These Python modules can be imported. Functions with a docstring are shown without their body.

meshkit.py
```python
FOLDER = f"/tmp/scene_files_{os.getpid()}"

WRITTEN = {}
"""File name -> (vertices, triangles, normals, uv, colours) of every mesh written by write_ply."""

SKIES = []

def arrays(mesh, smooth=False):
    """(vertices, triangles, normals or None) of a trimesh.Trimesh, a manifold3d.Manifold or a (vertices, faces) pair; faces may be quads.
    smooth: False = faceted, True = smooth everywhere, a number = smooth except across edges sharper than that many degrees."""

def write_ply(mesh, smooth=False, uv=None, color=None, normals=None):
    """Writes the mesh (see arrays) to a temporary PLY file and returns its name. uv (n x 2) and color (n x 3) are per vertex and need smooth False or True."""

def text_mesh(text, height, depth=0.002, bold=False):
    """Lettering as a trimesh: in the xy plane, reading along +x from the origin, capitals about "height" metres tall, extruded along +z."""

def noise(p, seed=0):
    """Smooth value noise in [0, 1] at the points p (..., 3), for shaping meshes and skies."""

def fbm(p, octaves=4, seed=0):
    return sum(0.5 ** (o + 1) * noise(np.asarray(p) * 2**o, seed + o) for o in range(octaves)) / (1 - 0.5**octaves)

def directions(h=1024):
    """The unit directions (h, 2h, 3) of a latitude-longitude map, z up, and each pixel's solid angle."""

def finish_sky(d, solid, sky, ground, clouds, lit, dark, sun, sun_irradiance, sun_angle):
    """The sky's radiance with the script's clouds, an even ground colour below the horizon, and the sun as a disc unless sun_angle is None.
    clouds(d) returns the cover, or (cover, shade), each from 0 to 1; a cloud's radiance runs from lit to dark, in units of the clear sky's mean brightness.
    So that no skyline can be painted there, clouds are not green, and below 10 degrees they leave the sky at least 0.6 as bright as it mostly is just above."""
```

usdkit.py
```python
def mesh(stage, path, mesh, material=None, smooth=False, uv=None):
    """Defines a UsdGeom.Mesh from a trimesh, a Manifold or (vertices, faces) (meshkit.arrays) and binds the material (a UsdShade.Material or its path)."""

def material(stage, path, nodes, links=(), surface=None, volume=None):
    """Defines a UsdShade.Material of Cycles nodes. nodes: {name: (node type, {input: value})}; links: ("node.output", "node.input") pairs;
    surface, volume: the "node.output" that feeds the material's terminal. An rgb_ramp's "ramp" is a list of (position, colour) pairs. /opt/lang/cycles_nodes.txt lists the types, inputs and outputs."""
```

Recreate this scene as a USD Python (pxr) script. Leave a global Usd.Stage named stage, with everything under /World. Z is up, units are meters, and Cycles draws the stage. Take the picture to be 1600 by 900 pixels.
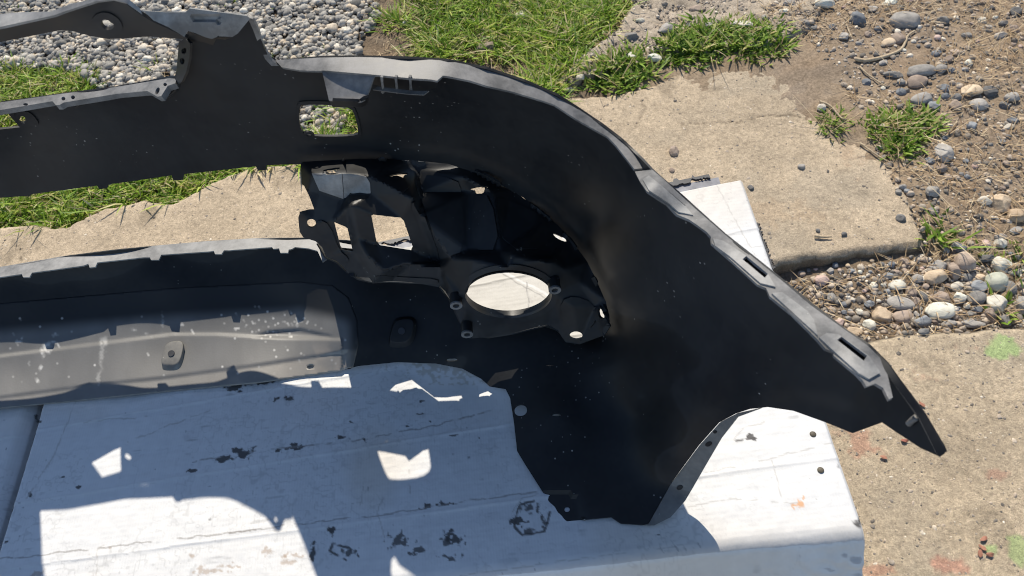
import math, numpy as np, trimesh, usdkit, meshkit
from pxr import Usd, UsdGeom, UsdShade, UsdLux, Gf, Sdf, Vt
from scipy.interpolate import RBFInterpolator, LinearNDInterpolator, NearestNDInterpolator
from scipy.spatial import Delaunay, cKDTree
import shapely, shapely.geometry as sg

stage = Usd.Stage.CreateInMemory()
UsdGeom.SetStageUpAxis(stage, UsdGeom.Tokens.z)
UsdGeom.SetStageMetersPerUnit(stage, 1.0)
W = UsdGeom.Xform.Define(stage, '/World')
stage.SetDefaultPrim(W.GetPrim())
rng = np.random.default_rng(7)

# ------------------------------------------------------------------ camera, sky, sun
F = 1256.0                                     # focal length in pixels of the 1600 px wide photograph
T = 0.50                                       # height of the box top above the slab
CAM = np.array([0, 0, T + 1.05])
_v = np.array([631 - 800, -1230 - 450, F]); _v /= np.linalg.norm(_v)
_n = np.cross(_v, np.array([1, -0.147, 0.0])); _n /= np.linalg.norm(_n)
if _n[1] < 0: _n = -_n
_up = -_n
_y = _v - np.dot(_v, _up) * _up; _y /= np.linalg.norm(_y)
R = np.stack([np.cross(_y, _up), _y, _up])     # world = R @ camera(x right, y down, z forward)
EXPOSURE = 0.16
cam = UsdGeom.Camera.Define(stage, '/World/camera')
cam.CreateHorizontalApertureAttr(36.0); cam.CreateVerticalApertureAttr(36.0 * 9 / 16)
cam.CreateFocalLengthAttr(36.0 * F / 1600)
cam.CreateFStopAttr(11.0); cam.CreateFocusDistanceAttr(1.25)
cam.CreateClippingRangeAttr(Gf.Vec2f(0.02, 500))
cam.CreateExposureAttr(EXPOSURE)
m = np.eye(4); m[0, :3] = R[:, 0]; m[1, :3] = -R[:, 1]; m[2, :3] = -R[:, 2]; m[3, :3] = CAM
cam.AddTransformOp().Set(Gf.Matrix4d(*m.ravel().tolist()))
TO_SUN = np.array([-0.059, 0.644, 0.763]); TO_SUN /= np.linalg.norm(TO_SUN)
dome = UsdLux.DomeLight.Define(stage, '/World/sky')
sky = usdkit.material(stage, '/World/Looks/sky', {
    's': ('sky_texture', {'sky_type': 'single_scattering', 'sun_disc': False, 'sun_elevation': math.asin(TO_SUN[2]),
                          'sun_rotation': math.atan2(TO_SUN[0], TO_SUN[1]), 'ozone_density': 3.0, 'aerosol_density': 0.4}),
    'b': ('background_shader', {'strength': 0.115})}, [('s.color', 'b.color')], surface='b.background')
UsdShade.MaterialBindingAPI.Apply(dome.GetPrim()).Bind(sky)
dome.GetPrim().SetCustomDataByKey('kind', 'structure')
sun = UsdLux.DistantLight.Define(stage, '/World/sun')
sun.CreateIntensityAttr(1.25); sun.CreateAngleAttr(0.53); sun.CreateNormalizeAttr(True); sun.CreateColorAttr(Gf.Vec3f(1, 0.925, 0.80))
_x = np.cross([0, 0, 1.0], TO_SUN); _x /= np.linalg.norm(_x); _yy = np.cross(TO_SUN, _x)
m = np.eye(4); m[0, :3] = _x; m[1, :3] = _yy; m[2, :3] = TO_SUN
sun.AddTransformOp().Set(Gf.Matrix4d(*m.ravel().tolist()))

# ------------------------------------------------------------------ measuring helpers: from the photograph's pixels to places
def ray(p):
    p = np.asarray(p, float)
    return np.stack([p[..., 0] - 800, p[..., 1] - 450, np.full(p.shape[:-1], F)], -1) @ R.T
def at(p, z=None, y=None, x=None):
    d = ray(p); k, v = (2, z) if z is not None else (1, y) if y is not None else (0, x)
    return CAM + d * ((np.asarray(v, float) - CAM[k]) / d[..., k])[..., None]
def proj(P):
    c = (np.asarray(P) - CAM) @ R
    return np.stack([800 + F * c[..., 0] / c[..., 2], 450 + F * c[..., 1] / c[..., 2]], -1)
def inv_depth(ctrl):
    ctrl = [c if len(c) == 4 else c + ('z',) for c in ctrl]
    p = np.array([c[:2] for c in ctrl], float)
    out = []
    for a, b, v, k in ctrl:
        d = ray((a, b)); i = 'xyz'.index(k)
        out.append(d[i] / (v - CAM[i]))
    return p, np.array(out)
def smooth_depth(ctrl, smoothing=0.0):
    p, q = inv_depth(ctrl)
    f = RBFInterpolator(p / 100, q, kernel='thin_plate_spline', smoothing=smoothing)
    return lambda pts: f(np.asarray(pts) / 100)
def facet_depth(ctrl):
    p, q = inv_depth(ctrl)
    a, b = LinearNDInterpolator(p, q), NearestNDInterpolator(p, q)
    def f(pts):
        r = a(pts); bad = np.isnan(r); r[bad] = b(pts[bad]); return r
    return f

# ------------------------------------------------------------------ prims
def free(path):
    base, k = path, 0
    while stage.GetPrimAtPath(path):
        k += 1; path = f'{base}_{k:03d}'
    return path
def tag(prim, label=None, cat=None, group=None, kind=None):
    p = prim.GetPrim() if hasattr(prim, 'GetPrim') else prim
    for k, v in (('label', label), ('category', cat), ('group', group), ('kind', kind)):
        if v: p.SetCustomDataByKey(k, v)
    return p
def thing(name, label, cat, loc=(0, 0, 0), group=None):
    x = UsdGeom.Xform.Define(stage, free('/World/' + name)); x.AddTranslateOp().Set(Gf.Vec3d(*map(float, loc)))
    p = x.GetPrim(); p.SetCustomDataByKey('origin', Gf.Vec3d(*map(float, loc)))
    return tag(p, label, cat, group)
def obj(name, mesh, mat, parent=None, smooth=False, tint=None, label=None):
    """mesh in world coordinates; stored relative to the thing it belongs to"""
    path = free((str(parent.GetPath()) if parent else '/World') + '/' + name)
    off = np.zeros(3)
    q = parent
    while q and str(q.GetPath()) != '/World':
        o = q.GetCustomDataByKey('origin')
        if o: off = off + np.array(o)
        q = q.GetParent()
    v, f = (mesh.vertices, mesh.faces) if hasattr(mesh, 'vertices') else mesh
    g = usdkit.mesh(stage, path, (np.asarray(v) - off, np.asarray(f)), mat, smooth=smooth)
    if tint is not None:
        UsdGeom.PrimvarsAPI(g).CreatePrimvar('tint', Sdf.ValueTypeNames.Color3fArray, 'vertex').Set(Vt.Vec3fArray.FromNumpy(np.asarray(tint, np.float32)))
    if label: g.GetPrim().SetCustomDataByKey('label', label)
    return g.GetPrim()

# ------------------------------------------------------------------ sheets: an outline filled with points, lifted to its surface, given thickness
def densify(ring, step):
    ring = np.asarray(ring, float); out = []
    for a, b in zip(ring, np.roll(ring, -1, 0)):
        n = max(1, int(np.ceil(np.linalg.norm(b - a) / step)))
        out.append(a + (b - a) * (np.arange(n) / n)[:, None])
    return np.vstack(out)
def chaikin(ring, n=2):
    r = np.asarray(ring, float)
    for _ in range(n):
        a, b = r, np.roll(r, -1, 0)
        r = np.stack([a * .75 + b * .25, a * .25 + b * .75], 1).reshape(-1, 2)
    return r
def ellipse(cx, cy, rx, ry, n=28, rot=0):
    t = np.arange(n) / n * 2 * np.pi; c, s = math.cos(rot), math.sin(rot)
    return np.stack([cx + rx * np.cos(t) * c - ry * np.sin(t) * s, cy + rx * np.cos(t) * s + ry * np.sin(t) * c], 1)
def fill(outer, holes=(), step=8.0, edge=4.0, extra=None):
    rings = [densify(outer, edge)] + [densify(h, min(edge, 2.2)) for h in holes]
    poly = sg.Polygon(rings[0], [r for r in rings[1:]]).buffer(0)
    x0, y0, x1, y1 = poly.bounds
    gx, gy = np.meshgrid(np.arange(x0, x1, step), np.arange(y0, y1, step * .87))
    gx = gx + (np.arange(gx.shape[0]) % 2)[:, None] * step / 2
    pts = np.stack([gx.ravel(), gy.ravel()], 1)
    inner = poly.buffer(-step * .45)
    pts = pts[shapely.contains_xy(inner, pts[:, 0], pts[:, 1])]
    b = np.vstack(rings)
    allp = np.vstack([b, pts] + ([extra] if extra is not None else []))
    tri = Delaunay(allp).simplices
    c = allp[tri].mean(1)
    e = poly.buffer(edge * 0.01)
    tri = tri[shapely.contains_xy(e, c[:, 0], c[:, 1])]
    a = allp[tri]; area = (a[:, 1, 0] - a[:, 0, 0]) * (a[:, 2, 1] - a[:, 0, 1]) - (a[:, 2, 0] - a[:, 0, 0]) * (a[:, 1, 1] - a[:, 0, 1])
    tri = tri[np.abs(area) > 1e-9 * step * step]; area = area[np.abs(area) > 1e-9 * step * step]
    tri[area > 0] = tri[area > 0][:, ::-1]
    return allp, tri
def vnormals(v, f):
    n = np.zeros_like(v); fn = np.cross(v[f[:, 1]] - v[f[:, 0]], v[f[:, 2]] - v[f[:, 0]])
    for k in range(3): np.add.at(n, f[:, k], fn)
    return n / np.maximum(np.linalg.norm(n, axis=1, keepdims=True), 1e-12)
def thicken(v, f, t):
    """front v,f; back offset by -t along the normal; walls along the boundary"""
    n = vnormals(v, f); b = v - n * t; N = len(v)
    e = np.vstack([f[:, [0, 1]], f[:, [1, 2]], f[:, [2, 0]]])
    key = set(map(tuple, e)); bd = np.array([x for x in map(tuple, e) if (x[1], x[0]) not in key])
    walls = np.vstack([np.stack([bd[:, 1], bd[:, 0], bd[:, 0] + N], 1), np.stack([bd[:, 1], bd[:, 0] + N, bd[:, 1] + N], 1)])
    return np.vstack([v, b]), np.vstack([f, f[:, ::-1] + N, walls])
def shell(outer, depth, holes=(), t=0.003, step=8.0, edge=4.0, offset=None, lift=0.0):
    p, tri = fill(outer, holes, step, edge)
    q = depth(p)
    d = ray(p); v = CAM + d / q[:, None]
    if offset is not None or lift:
        u = -d / np.linalg.norm(d, axis=1, keepdims=True)
        v = v + u * ((offset(p) if offset is not None else 0) + lift)[:, None] if offset is not None else v + u * lift
    n = vnormals(v, tri)                           # face the camera side
    if (n * (CAM - v)).sum() < 0: tri = tri[:, ::-1]
    return thicken(v, tri, t)
def join(*ms):
    vs, fs, k = [], [], 0
    for v, f in ms:
        vs.append(np.asarray(v)); fs.append(np.asarray(f) + k); k += len(v)
    return np.vstack(vs), np.vstack(fs)
def seg_dist(p, line):
    """distance from points to a polyline, and the running length along it at the nearest point"""
    line = np.asarray(line, float); best = np.full(len(p), 1e9); s = np.zeros(len(p)); run = 0
    for a, b in zip(line[:-1], line[1:]):
        d = b - a; L = np.linalg.norm(d); t = np.clip(((p - a) @ d) / (L * L), 0, 1)
        r = np.linalg.norm(p - a - t[:, None] * d, axis=1)
        s = np.where(r < best, run + t * L, s); best = np.minimum(best, r); run += L
    return best, s
def smooth01(x, a, b):
    t = np.clip((x - a) / (b - a), 0, 1); return t * t * (3 - 2 * t)
def n2(p, scale, seed=0, octaves=3):
    p = np.asarray(p, float)
    return meshkit.fbm(np.c_[p[:, :2] * scale, np.full(len(p), seed * 3.7 + 11.0)], octaves, seed)

# ------------------------------------------------------------------ materials
LK = '/World/Looks/'
def plastic(name, base, dust, dust_amount, rough=0.42, speck=0.0, spec=0.5, cloud=22.0, runs=0.0):
    return usdkit.material(stage, LK + name, {
        'g': ('geometry', {}),
        'n': ('noise_texture', {'scale': cloud, 'detail': 9.0, 'roughness': 0.72}),
        'r': ('rgb_ramp', {'ramp': [(0.38, (0, 0, 0)), (0.72, (1, 1, 1))]}),
        'k': ('math', {'math_type': 'multiply', 'value2': dust_amount}),
        'v': ('voronoi_texture', {'scale': 95.0, 'randomness': 1.0}),
        'vr': ('rgb_ramp', {'ramp': [(0.0, (1, 1, 1)), (0.085, (1, 1, 1)), (0.13, (0, 0, 0)), (1, (0, 0, 0))]}),
        'vn': ('noise_texture', {'scale': 14.0, 'detail': 2.0}),
        'vm': ('rgb_ramp', {'ramp': [(0.55, (0, 0, 0)), (0.66, (1, 1, 1))]}),
        'vk': ('math', {'math_type': 'multiply'}), 'vs': ('math', {'math_type': 'multiply', 'value2': speck}),
        'mp': ('mapping', {'scale': (45.0, 45.0, 5.0), 'rotation': (0.5, 0.15, 0.2)}),
        'sn': ('noise_texture', {'scale': 3.0, 'detail': 3.0}),
        'sr': ('rgb_ramp', {'ramp': [(0.3, (0, 0, 0)), (0.75, (0.35, 0.35, 0.35))]}),
        'add': ('math', {'math_type': 'maximum', 'use_clamp': True}), 'sk': ('math', {'math_type': 'multiply', 'value2': dust_amount * .35 + runs}),
        'add2': ('math', {'math_type': 'add', 'use_clamp': True}),
        'c0': ('mix', {'color1': base, 'color2': dust}),
        'c': ('mix', {'color2': (0.62, 0.6, 0.55)}),
        'rr': ('map_range', {'value': 0.5, 'from_min': 0.3, 'from_max': 0.7, 'to_min': rough - 0.06, 'to_max': rough + 0.08}),
        'fn': ('noise_texture', {'scale': 900.0, 'detail': 1.0}),
        'bp': ('bump', {'strength': 0.12, 'distance': 0.0006}),
        'p': ('principled_bsdf', {'specular_ior_level': spec})},
        [('g.position', 'n.vector'), ('n.fac', 'r.fac'), ('r.color', 'k.value1'), ('g.position', 'v.vector'), ('v.distance', 'vr.fac'),
         ('g.position', 'vn.vector'), ('vn.fac', 'vm.fac'), ('vr.color', 'vk.value1'), ('vm.color', 'vk.value2'), ('vk.value', 'vs.value1'),
         ('g.position', 'mp.vector'), ('mp.vector', 'sn.vector'), ('sn.fac', 'sr.fac'), ('sr.color', 'sk.value1'),
         ('k.value', 'add2.value1'), ('sk.value', 'add2.value2'), ('add2.value', 'c0.fac'), ('c0.color', 'c.color1'), ('vs.value', 'c.fac'),
         ('c.color', 'p.base_color'), ('n.fac', 'rr.value'), ('rr.result', 'p.roughness'),
         ('g.position', 'fn.vector'), ('fn.fac', 'bp.height'), ('bp.normal', 'p.normal')], surface='p.BSDF')
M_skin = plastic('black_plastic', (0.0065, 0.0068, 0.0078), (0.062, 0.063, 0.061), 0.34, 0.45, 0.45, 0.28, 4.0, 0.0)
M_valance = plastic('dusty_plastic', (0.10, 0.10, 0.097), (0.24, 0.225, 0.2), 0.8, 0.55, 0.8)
M_flange = plastic('scuffed_lit_plastic', (0.085, 0.084, 0.082), (0.30, 0.29, 0.28), 0.9, 0.5, 0.5, 0.35)  # scuffs, with sun sheen raised into the base colour
M_lip = plastic('sunlit_plastic', (0.12, 0.118, 0.114), (0.38, 0.37, 0.35), 0.9, 0.5, 0.6, 0.6)  # paler copy of the plastic for sunlit parts, sheen put into its colour
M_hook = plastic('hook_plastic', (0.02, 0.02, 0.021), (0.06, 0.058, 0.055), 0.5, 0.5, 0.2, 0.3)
M_bezel = plastic('bezel_plastic', (0.011, 0.0114, 0.0122), (0.05, 0.05, 0.048), 0.4, 0.44, 0.4, 0.38)

def tinted(name, rough, bump_scale, bump, spec=0.5, grain=0.12, weave=False, weave_strength=0.07):
    nodes = {
        'g': ('geometry', {}), 'a': ('attribute', {'attribute': 'tint'}),
        'n': ('noise_texture', {'scale': bump_scale, 'detail': 6.0, 'roughness': 0.7}),
        'gr': ('map_range', {'from_min': 0.25, 'from_max': 0.75, 'to_min': 1 - grain, 'to_max': 1 + grain}),
        'c': ('vector_math', {'math_type': 'scale'}),
        'bp': ('bump', {'strength': bump, 'distance': 0.002}),
        'p': ('principled_bsdf', {'roughness': rough, 'specular_ior_level': spec})}
    links = [('g.position', 'n.vector'), ('n.fac', 'gr.value'), ('a.color', 'c.vector1'), ('gr.result', 'c.scale'), ('c.vector', 'p.base_color'),
             ('n.fac', 'bp.height'), ('bp.normal', 'p.normal')]
    if weave:
        nodes['w'] = ('wave_texture', {'wave_type': 'bands', 'bands_direction': 'x', 'scale': 80.0, 'distortion': 1.2, 'detail': 1.0, 'detail_scale': 2.0})
        nodes['w2'] = ('wave_texture', {'wave_type': 'bands', 'bands_direction': 'y', 'scale': 43.0, 'distortion': 1.5, 'detail': 1.0})
        nodes['ws'] = ('math', {'math_type': 'add'})
        nodes['b2'] = ('bump', {'strength': weave_strength, 'distance': 0.0008})
        links += [('g.position', 'w.vector'), ('g.position', 'w2.vector'), ('w.fac', 'ws.value1'), ('w2.fac', 'ws.value2'), ('ws.value', 'b2.height'), ('bp.normal', 'b2.normal')]
        links = [l for l in links if l[1] != 'p.normal'] + [('b2.normal', 'p.normal')]
    return usdkit.material(stage, LK + name, nodes, links, surface='p.BSDF')
M_tape = tinted('white_tape', 0.55, 60.0, 0.25, 0.3, 0.05, weave=True)
M_dusty_sunlit = tinted('dusty_sunlit_valance', 0.5, 300.0, 0.08, 0.5, 0.05)  # tint carries real dust and a painted sunlit band
M_slab = usdkit.material(stage, LK + 'worn_concrete', {
    'g': ('geometry', {}), 'a': ('attribute', {'attribute': 'tint'}),
    'n': ('noise_texture', {'scale': 170.0, 'detail': 5.0, 'roughness': 0.8}), 'r': ('rgb_ramp', {'ramp': [(0.26, (.25, .25, .27)), (0.38, (.80, .79, .78)), (0.52, (1.04, 1.03, 1.0)), (0.66, (1.25, 1.23, 1.18)), (0.78, (1.8, 1.78, 1.7))]}),
    'm': ('vector_math', {'math_type': 'multiply'}), 'n2': ('noise_texture', {'scale': 700.0, 'detail': 2.0}), 'mr': ('map_range', {'from_min': .3, 'from_max': .7, 'to_min': .62, 'to_max': 1.38}), 'm2': ('vector_math', {'math_type': 'scale'}),
    'bp': ('bump', {'strength': 1.0, 'distance': 0.003}), 'p': ('principled_bsdf', {'roughness': .92, 'specular_ior_level': .15})},
    [('g.position', 'n.vector'), ('n.fac', 'r.fac'), ('a.color', 'm.vector1'), ('r.color', 'm.vector2'), ('g.position', 'n2.vector'), ('n2.fac', 'mr.value'), ('m.vector', 'm2.vector1'), ('mr.result', 'm2.scale'), ('m2.vector', 'p.base_color'), ('n.fac', 'bp.height'), ('bp.normal', 'p.normal')], surface='p.BSDF')
M_soil = tinted('bare_soil', 0.95, 160.0, 0.9, 0.1, 0.55)

def stone_mat(name, c1, c2, scale=60.0):
    return usdkit.material(stage, LK + name, {
        'g': ('geometry', {}), 'n': ('noise_texture', {'scale': scale, 'detail': 6.0, 'roughness': 0.65}),
        'i': ('math', {'math_type': 'multiply_add', 'value2': 1.0}), 'o': ('object_info', {}), 'oi': ('math', {'math_type': 'multiply_add', 'value2': 0.5, 'value3': -0.28}),
        'r': ('rgb_ramp', {'ramp': [(0.25, c1), (0.8, c2)]}), 'sp': ('noise_texture', {'scale': 420.0, 'detail': 2.0}),
        'bp': ('bump', {'strength': 0.45, 'distance': 0.003}),
        'p': ('principled_bsdf', {'roughness': 0.75, 'specular_ior_level': 0.3})},
        [('g.position', 'n.vector'), ('o.random', 'oi.value1'), ('n.fac', 'i.value1'), ('oi.value', 'i.value3'), ('i.value', 'r.fac'),
         ('r.color', 'p.base_color'), ('g.position', 'sp.vector'), ('sp.fac', 'bp.height'), ('bp.normal', 'p.normal')], surface='p.BSDF')
STONE = {
    'g': stone_mat('grey_stone', (0.210, 0.198, 0.180), (0.435, 0.403, 0.361)),
    'd': stone_mat('dark_stone', (0.089, 0.088, 0.088), (0.226, 0.217, 0.203)),
    'b': stone_mat('bluish_stone', (0.161, 0.171, 0.184), (0.322, 0.333, 0.339)),
    't': stone_mat('tan_stone', (0.419, 0.310, 0.206), (0.677, 0.542, 0.383)),
    'p': stone_mat('pale_stone', (0.532, 0.480, 0.398), (0.750, 0.750, 0.633)),
    'r': stone_mat('brown_stone', (0.242, 0.186, 0.147), (0.451, 0.357, 0.280)),
    'n': stone_mat('greenish_stone', (0.355, 0.372, 0.295), (0.580, 0.574, 0.471)),
    'k': stone_mat('pinkish_stone', (0.387, 0.279, 0.236), (0.613, 0.465, 0.398))}
STOPS = {}
def island_mat(name, stops, rough=0.7, trans=0.0, noise=0.0):
    """colour per piece from the mesh's tint"""
    nodes = {'g': ('geometry', {}), 'r': ('attribute', {'attribute': 'tint'}), 'p': ('principled_bsdf', {'roughness': rough, 'specular_ior_level': 0.35})}
    links = [('r.color', 'p.base_color')]; out = 'p.BSDF'
    if noise:
        nodes['n'] = ('noise_texture', {'scale': 160.0, 'detail': 3.0}); nodes['mr'] = ('map_range', {'from_min': 0.3, 'from_max': 0.7, 'to_min': 1 - noise, 'to_max': 1 + noise})
        nodes['c'] = ('vector_math', {'math_type': 'scale'})
        links = [('g.position', 'n.vector'), ('n.fac', 'mr.value'), ('r.color', 'c.vector1'), ('mr.result', 'c.scale'), ('c.vector', 'p.base_color')]
    if trans:
        nodes['t'] = ('translucent_bsdf', {}); nodes['m'] = ('mix_closure', {'fac': trans})
        links += [('r.color', 't.color'), ('p.BSDF', 'm.closure1'), ('t.BSDF', 'm.closure2')]; out = 'm.closure'
    mt = usdkit.material(stage, LK + name, nodes, links, surface=out)
    STOPS[str(mt.GetPath())] = stops
    return mt
def piece_tint(mat, nverts, per_piece, seed, patch=None):
    stops = STOPS[str(mat.GetPath())]; n = nverts // per_piece; r = np.random.default_rng(seed)
    u = r.uniform(0, 1, n) if patch is None else np.clip(r.normal(patch, .2), 0, 1)
    at_, c = [q[0] for q in stops], np.array([q[1] for q in stops])
    return np.repeat(np.stack([np.interp(u, at_, c[:, i]) for i in range(3)], 1), per_piece, 0)
def obj_pieces(name, vf, mat, per_piece, seed, parent=None, smooth=True, patch=None):
    return obj(name, vf, mat, parent, smooth=smooth, tint=piece_tint(mat, len(vf[0]), per_piece, seed, patch))
M_grass = island_mat('grass_blades', [(0, (0.07, 0.15, 0.012)), (0.35, (0.21, 0.35, 0.028)), (0.65, (0.38, 0.52, 0.06)), (0.8, (0.56, 0.54, 0.15)), (0.9, (0.55, 0.46, 0.24)), (1.0, (0.68, 0.58, 0.36))], 0.5, 0.32)
M_weed = island_mat('weed_leaves', [(0, (0.07, 0.14, 0.016)), (0.5, (0.21, 0.34, 0.035)), (0.8, (0.36, 0.46, 0.09)), (1.0, (0.52, 0.44, 0.2))], 0.5, 0.3)
M_straw = island_mat('dry_straw', [(0, (0.26, 0.16, 0.08)), (0.6, (0.50, 0.36, 0.20)), (1.0, (0.68, 0.55, 0.36))], 0.7, 0.15)
M_gravel = island_mat('gravel_stones', [(0, (0.10, 0.096, 0.086)), (0.3, (0.24, 0.228, 0.205)), (0.7, (0.43, 0.40, 0.345)), (0.88, (0.52, 0.42, 0.30)), (1.0, (0.72, 0.68, 0.58))], 0.75, 0, 0.25)
M_grit = island_mat('soil_grit', [(0, (0.113, 0.101, 0.088)), (0.5, (0.306, 0.264, 0.214)), (0.85, (0.484, 0.388, 0.295)), (1.0, (0.750, 0.682, 0.560))], 0.8, 0, 0.25)
M_twig = island_mat('twig_bark', [(0, (0.30, 0.22, 0.14)), (1.0, (0.46, 0.37, 0.25))], 0.8, 0, 0.25)
M_leaf = island_mat('dry_leaf', [(0, (0.28, 0.10, 0.07)), (1.0, (0.40, 0.20, 0.13))], 0.7, 0.1)
def plain(name, c, rough=0.6, spec=0.4):
    return usdkit.material(stage, LK + name, {'g': ('geometry', {}), 'n': ('noise_texture', {'scale': 70.0, 'detail': 5.0}), 'm': ('map_range', {'from_min': 0.3, 'from_max': 0.7, 'to_min': 0.7, 'to_max': 1.3}),
        'c': ('vector_math', {'math_type': 'scale', 'vector1': c}), 'p': ('principled_bsdf', {'roughness': rough, 'specular_ior_level': spec})},
        [('g.position', 'n.vector'), ('n.fac', 'm.value'), ('m.result', 'c.scale'), ('c.vector', 'p.base_color')], surface='p.BSDF')
M_trim = plain('black_trim', (0.03, 0.031, 0.036), 0.5)
M_trimgrey = plain('grey_trim', (0.17, 0.175, 0.20), 0.5)
M_board = plain('box_board', (0.10, 0.085, 0.07), 0.8)
M_rust = plain('screw_metal', (0.10, 0.085, 0.06), 0.6)
# ------------------------------------------------------------------ ground: soil, slabs
_hc = [(1250, 430, -.042), (1330, 420, -.036), (1400, 410, -.030), (1550, 430, -.045), (1500, 495, -.045), (1350, 500, -.05), (1600, 470, -.045), (1460, 365, -.02), (1448, 300, .002),
       (1345, 130, .006), (1290, 60, .006), (1390, 215, .006), (1500, 200, .0), (1600, 100, 0), (1600, 300, -.015), (1200, 10, -.012), (800, 60, -.05), (600, 100, -.04), (300, 100, -.03), (60, 60, -.03),
       (0, 250, -.05), (400, 270, -.06), (200, 310, -.06), (1330, 700, -.09), (1000, 300, -.08), (1500, 800, -.09), (700, 250, -.07), (300, 450, -.08), (960, 120, .001), (1050, 100, .002), (1130, 92, .002), (1220, 75, .004), (900, 135, -.008)]
_hw = np.array([at((a, b), z=0.0)[:2] for a, b, _ in _hc]); _hf = RBFInterpolator(_hw, np.array([c for _, _, c in _hc]), kernel='linear')
def soil_z(xy):
    xy = np.asarray(xy, float)[:, :2]
    c = np.clip(xy, [-2.4, 0.1], [2.6, 3.4])
    z = np.clip(_hf(c), -.1, .01)
    z = z + (n2(xy, 9, 1) - .5) * .022 + (n2(xy, 45, 2) - .5) * .010 + (n2(xy, 130, 3, 2) - .5) * .004
    return z
def axis(lo, hi, s, far):
    a = list(np.arange(lo, hi, s)); d = s
    while a[-1] < far: d *= 1.35; a.append(a[-1] + d)
    d = s
    while a[0] > -far: d *= 1.35; a.insert(0, a[0] - d)
    return np.array(a)
def grid(xs, ys):
    gx, gy = np.meshgrid(xs, ys); n, k = len(ys), len(xs)
    i = np.arange(n * k).reshape(n, k)
    q = np.stack([i[:-1, :-1], i[:-1, 1:], i[1:, 1:], i[1:, :-1]], -1).reshape(-1, 4)
    return np.stack([gx.ravel(), gy.ravel()], 1), np.vstack([q[:, [0, 1, 2]], q[:, [0, 2, 3]]])
xy, tri = grid(axis(-2.3, 2.5, .012, 120), axis(0.2, 3.3, .012, 120))
z = soil_z(xy)
a = n2(xy, 5, 5)[:, None]; b = n2(xy, 26, 6)[:, None]; c = n2(xy, 90, 7, 2)[:, None]
col = np.array([.205, .162, .125]) * (1 - a) * 1.05 + np.array([.31, .235, .155]) * a
col = col * (0.45 + 0.75 * b + .35 * c)
col = np.where(smooth01(b, .55, .72) > .5, col * .75 + np.array([.14, .125, .11]) * .25, col)
o_ = smooth01(n2(xy, 8, 8), .5, .66)[:, None]; col = col * (1 - .4 * o_) + np.array([.34, .24, .15]) * (.5 + .6 * c) * .4 * o_
px = proj(np.c_[xy, z])
bed = smooth01(px[:, 1], 385, 415) * (px[:, 0] > 1150)
col = col * (1 - .25 * bed[:, None])
lawn = ((px[:, 0] < 985) & (xy[:, 1] > 1.3)).astype(float)[:, None]
col = col * (1 - .4 * lawn)
tag(obj('ground', (np.c_[xy, z], tri), M_soil, smooth=True, tint=col), kind='structure')

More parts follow.
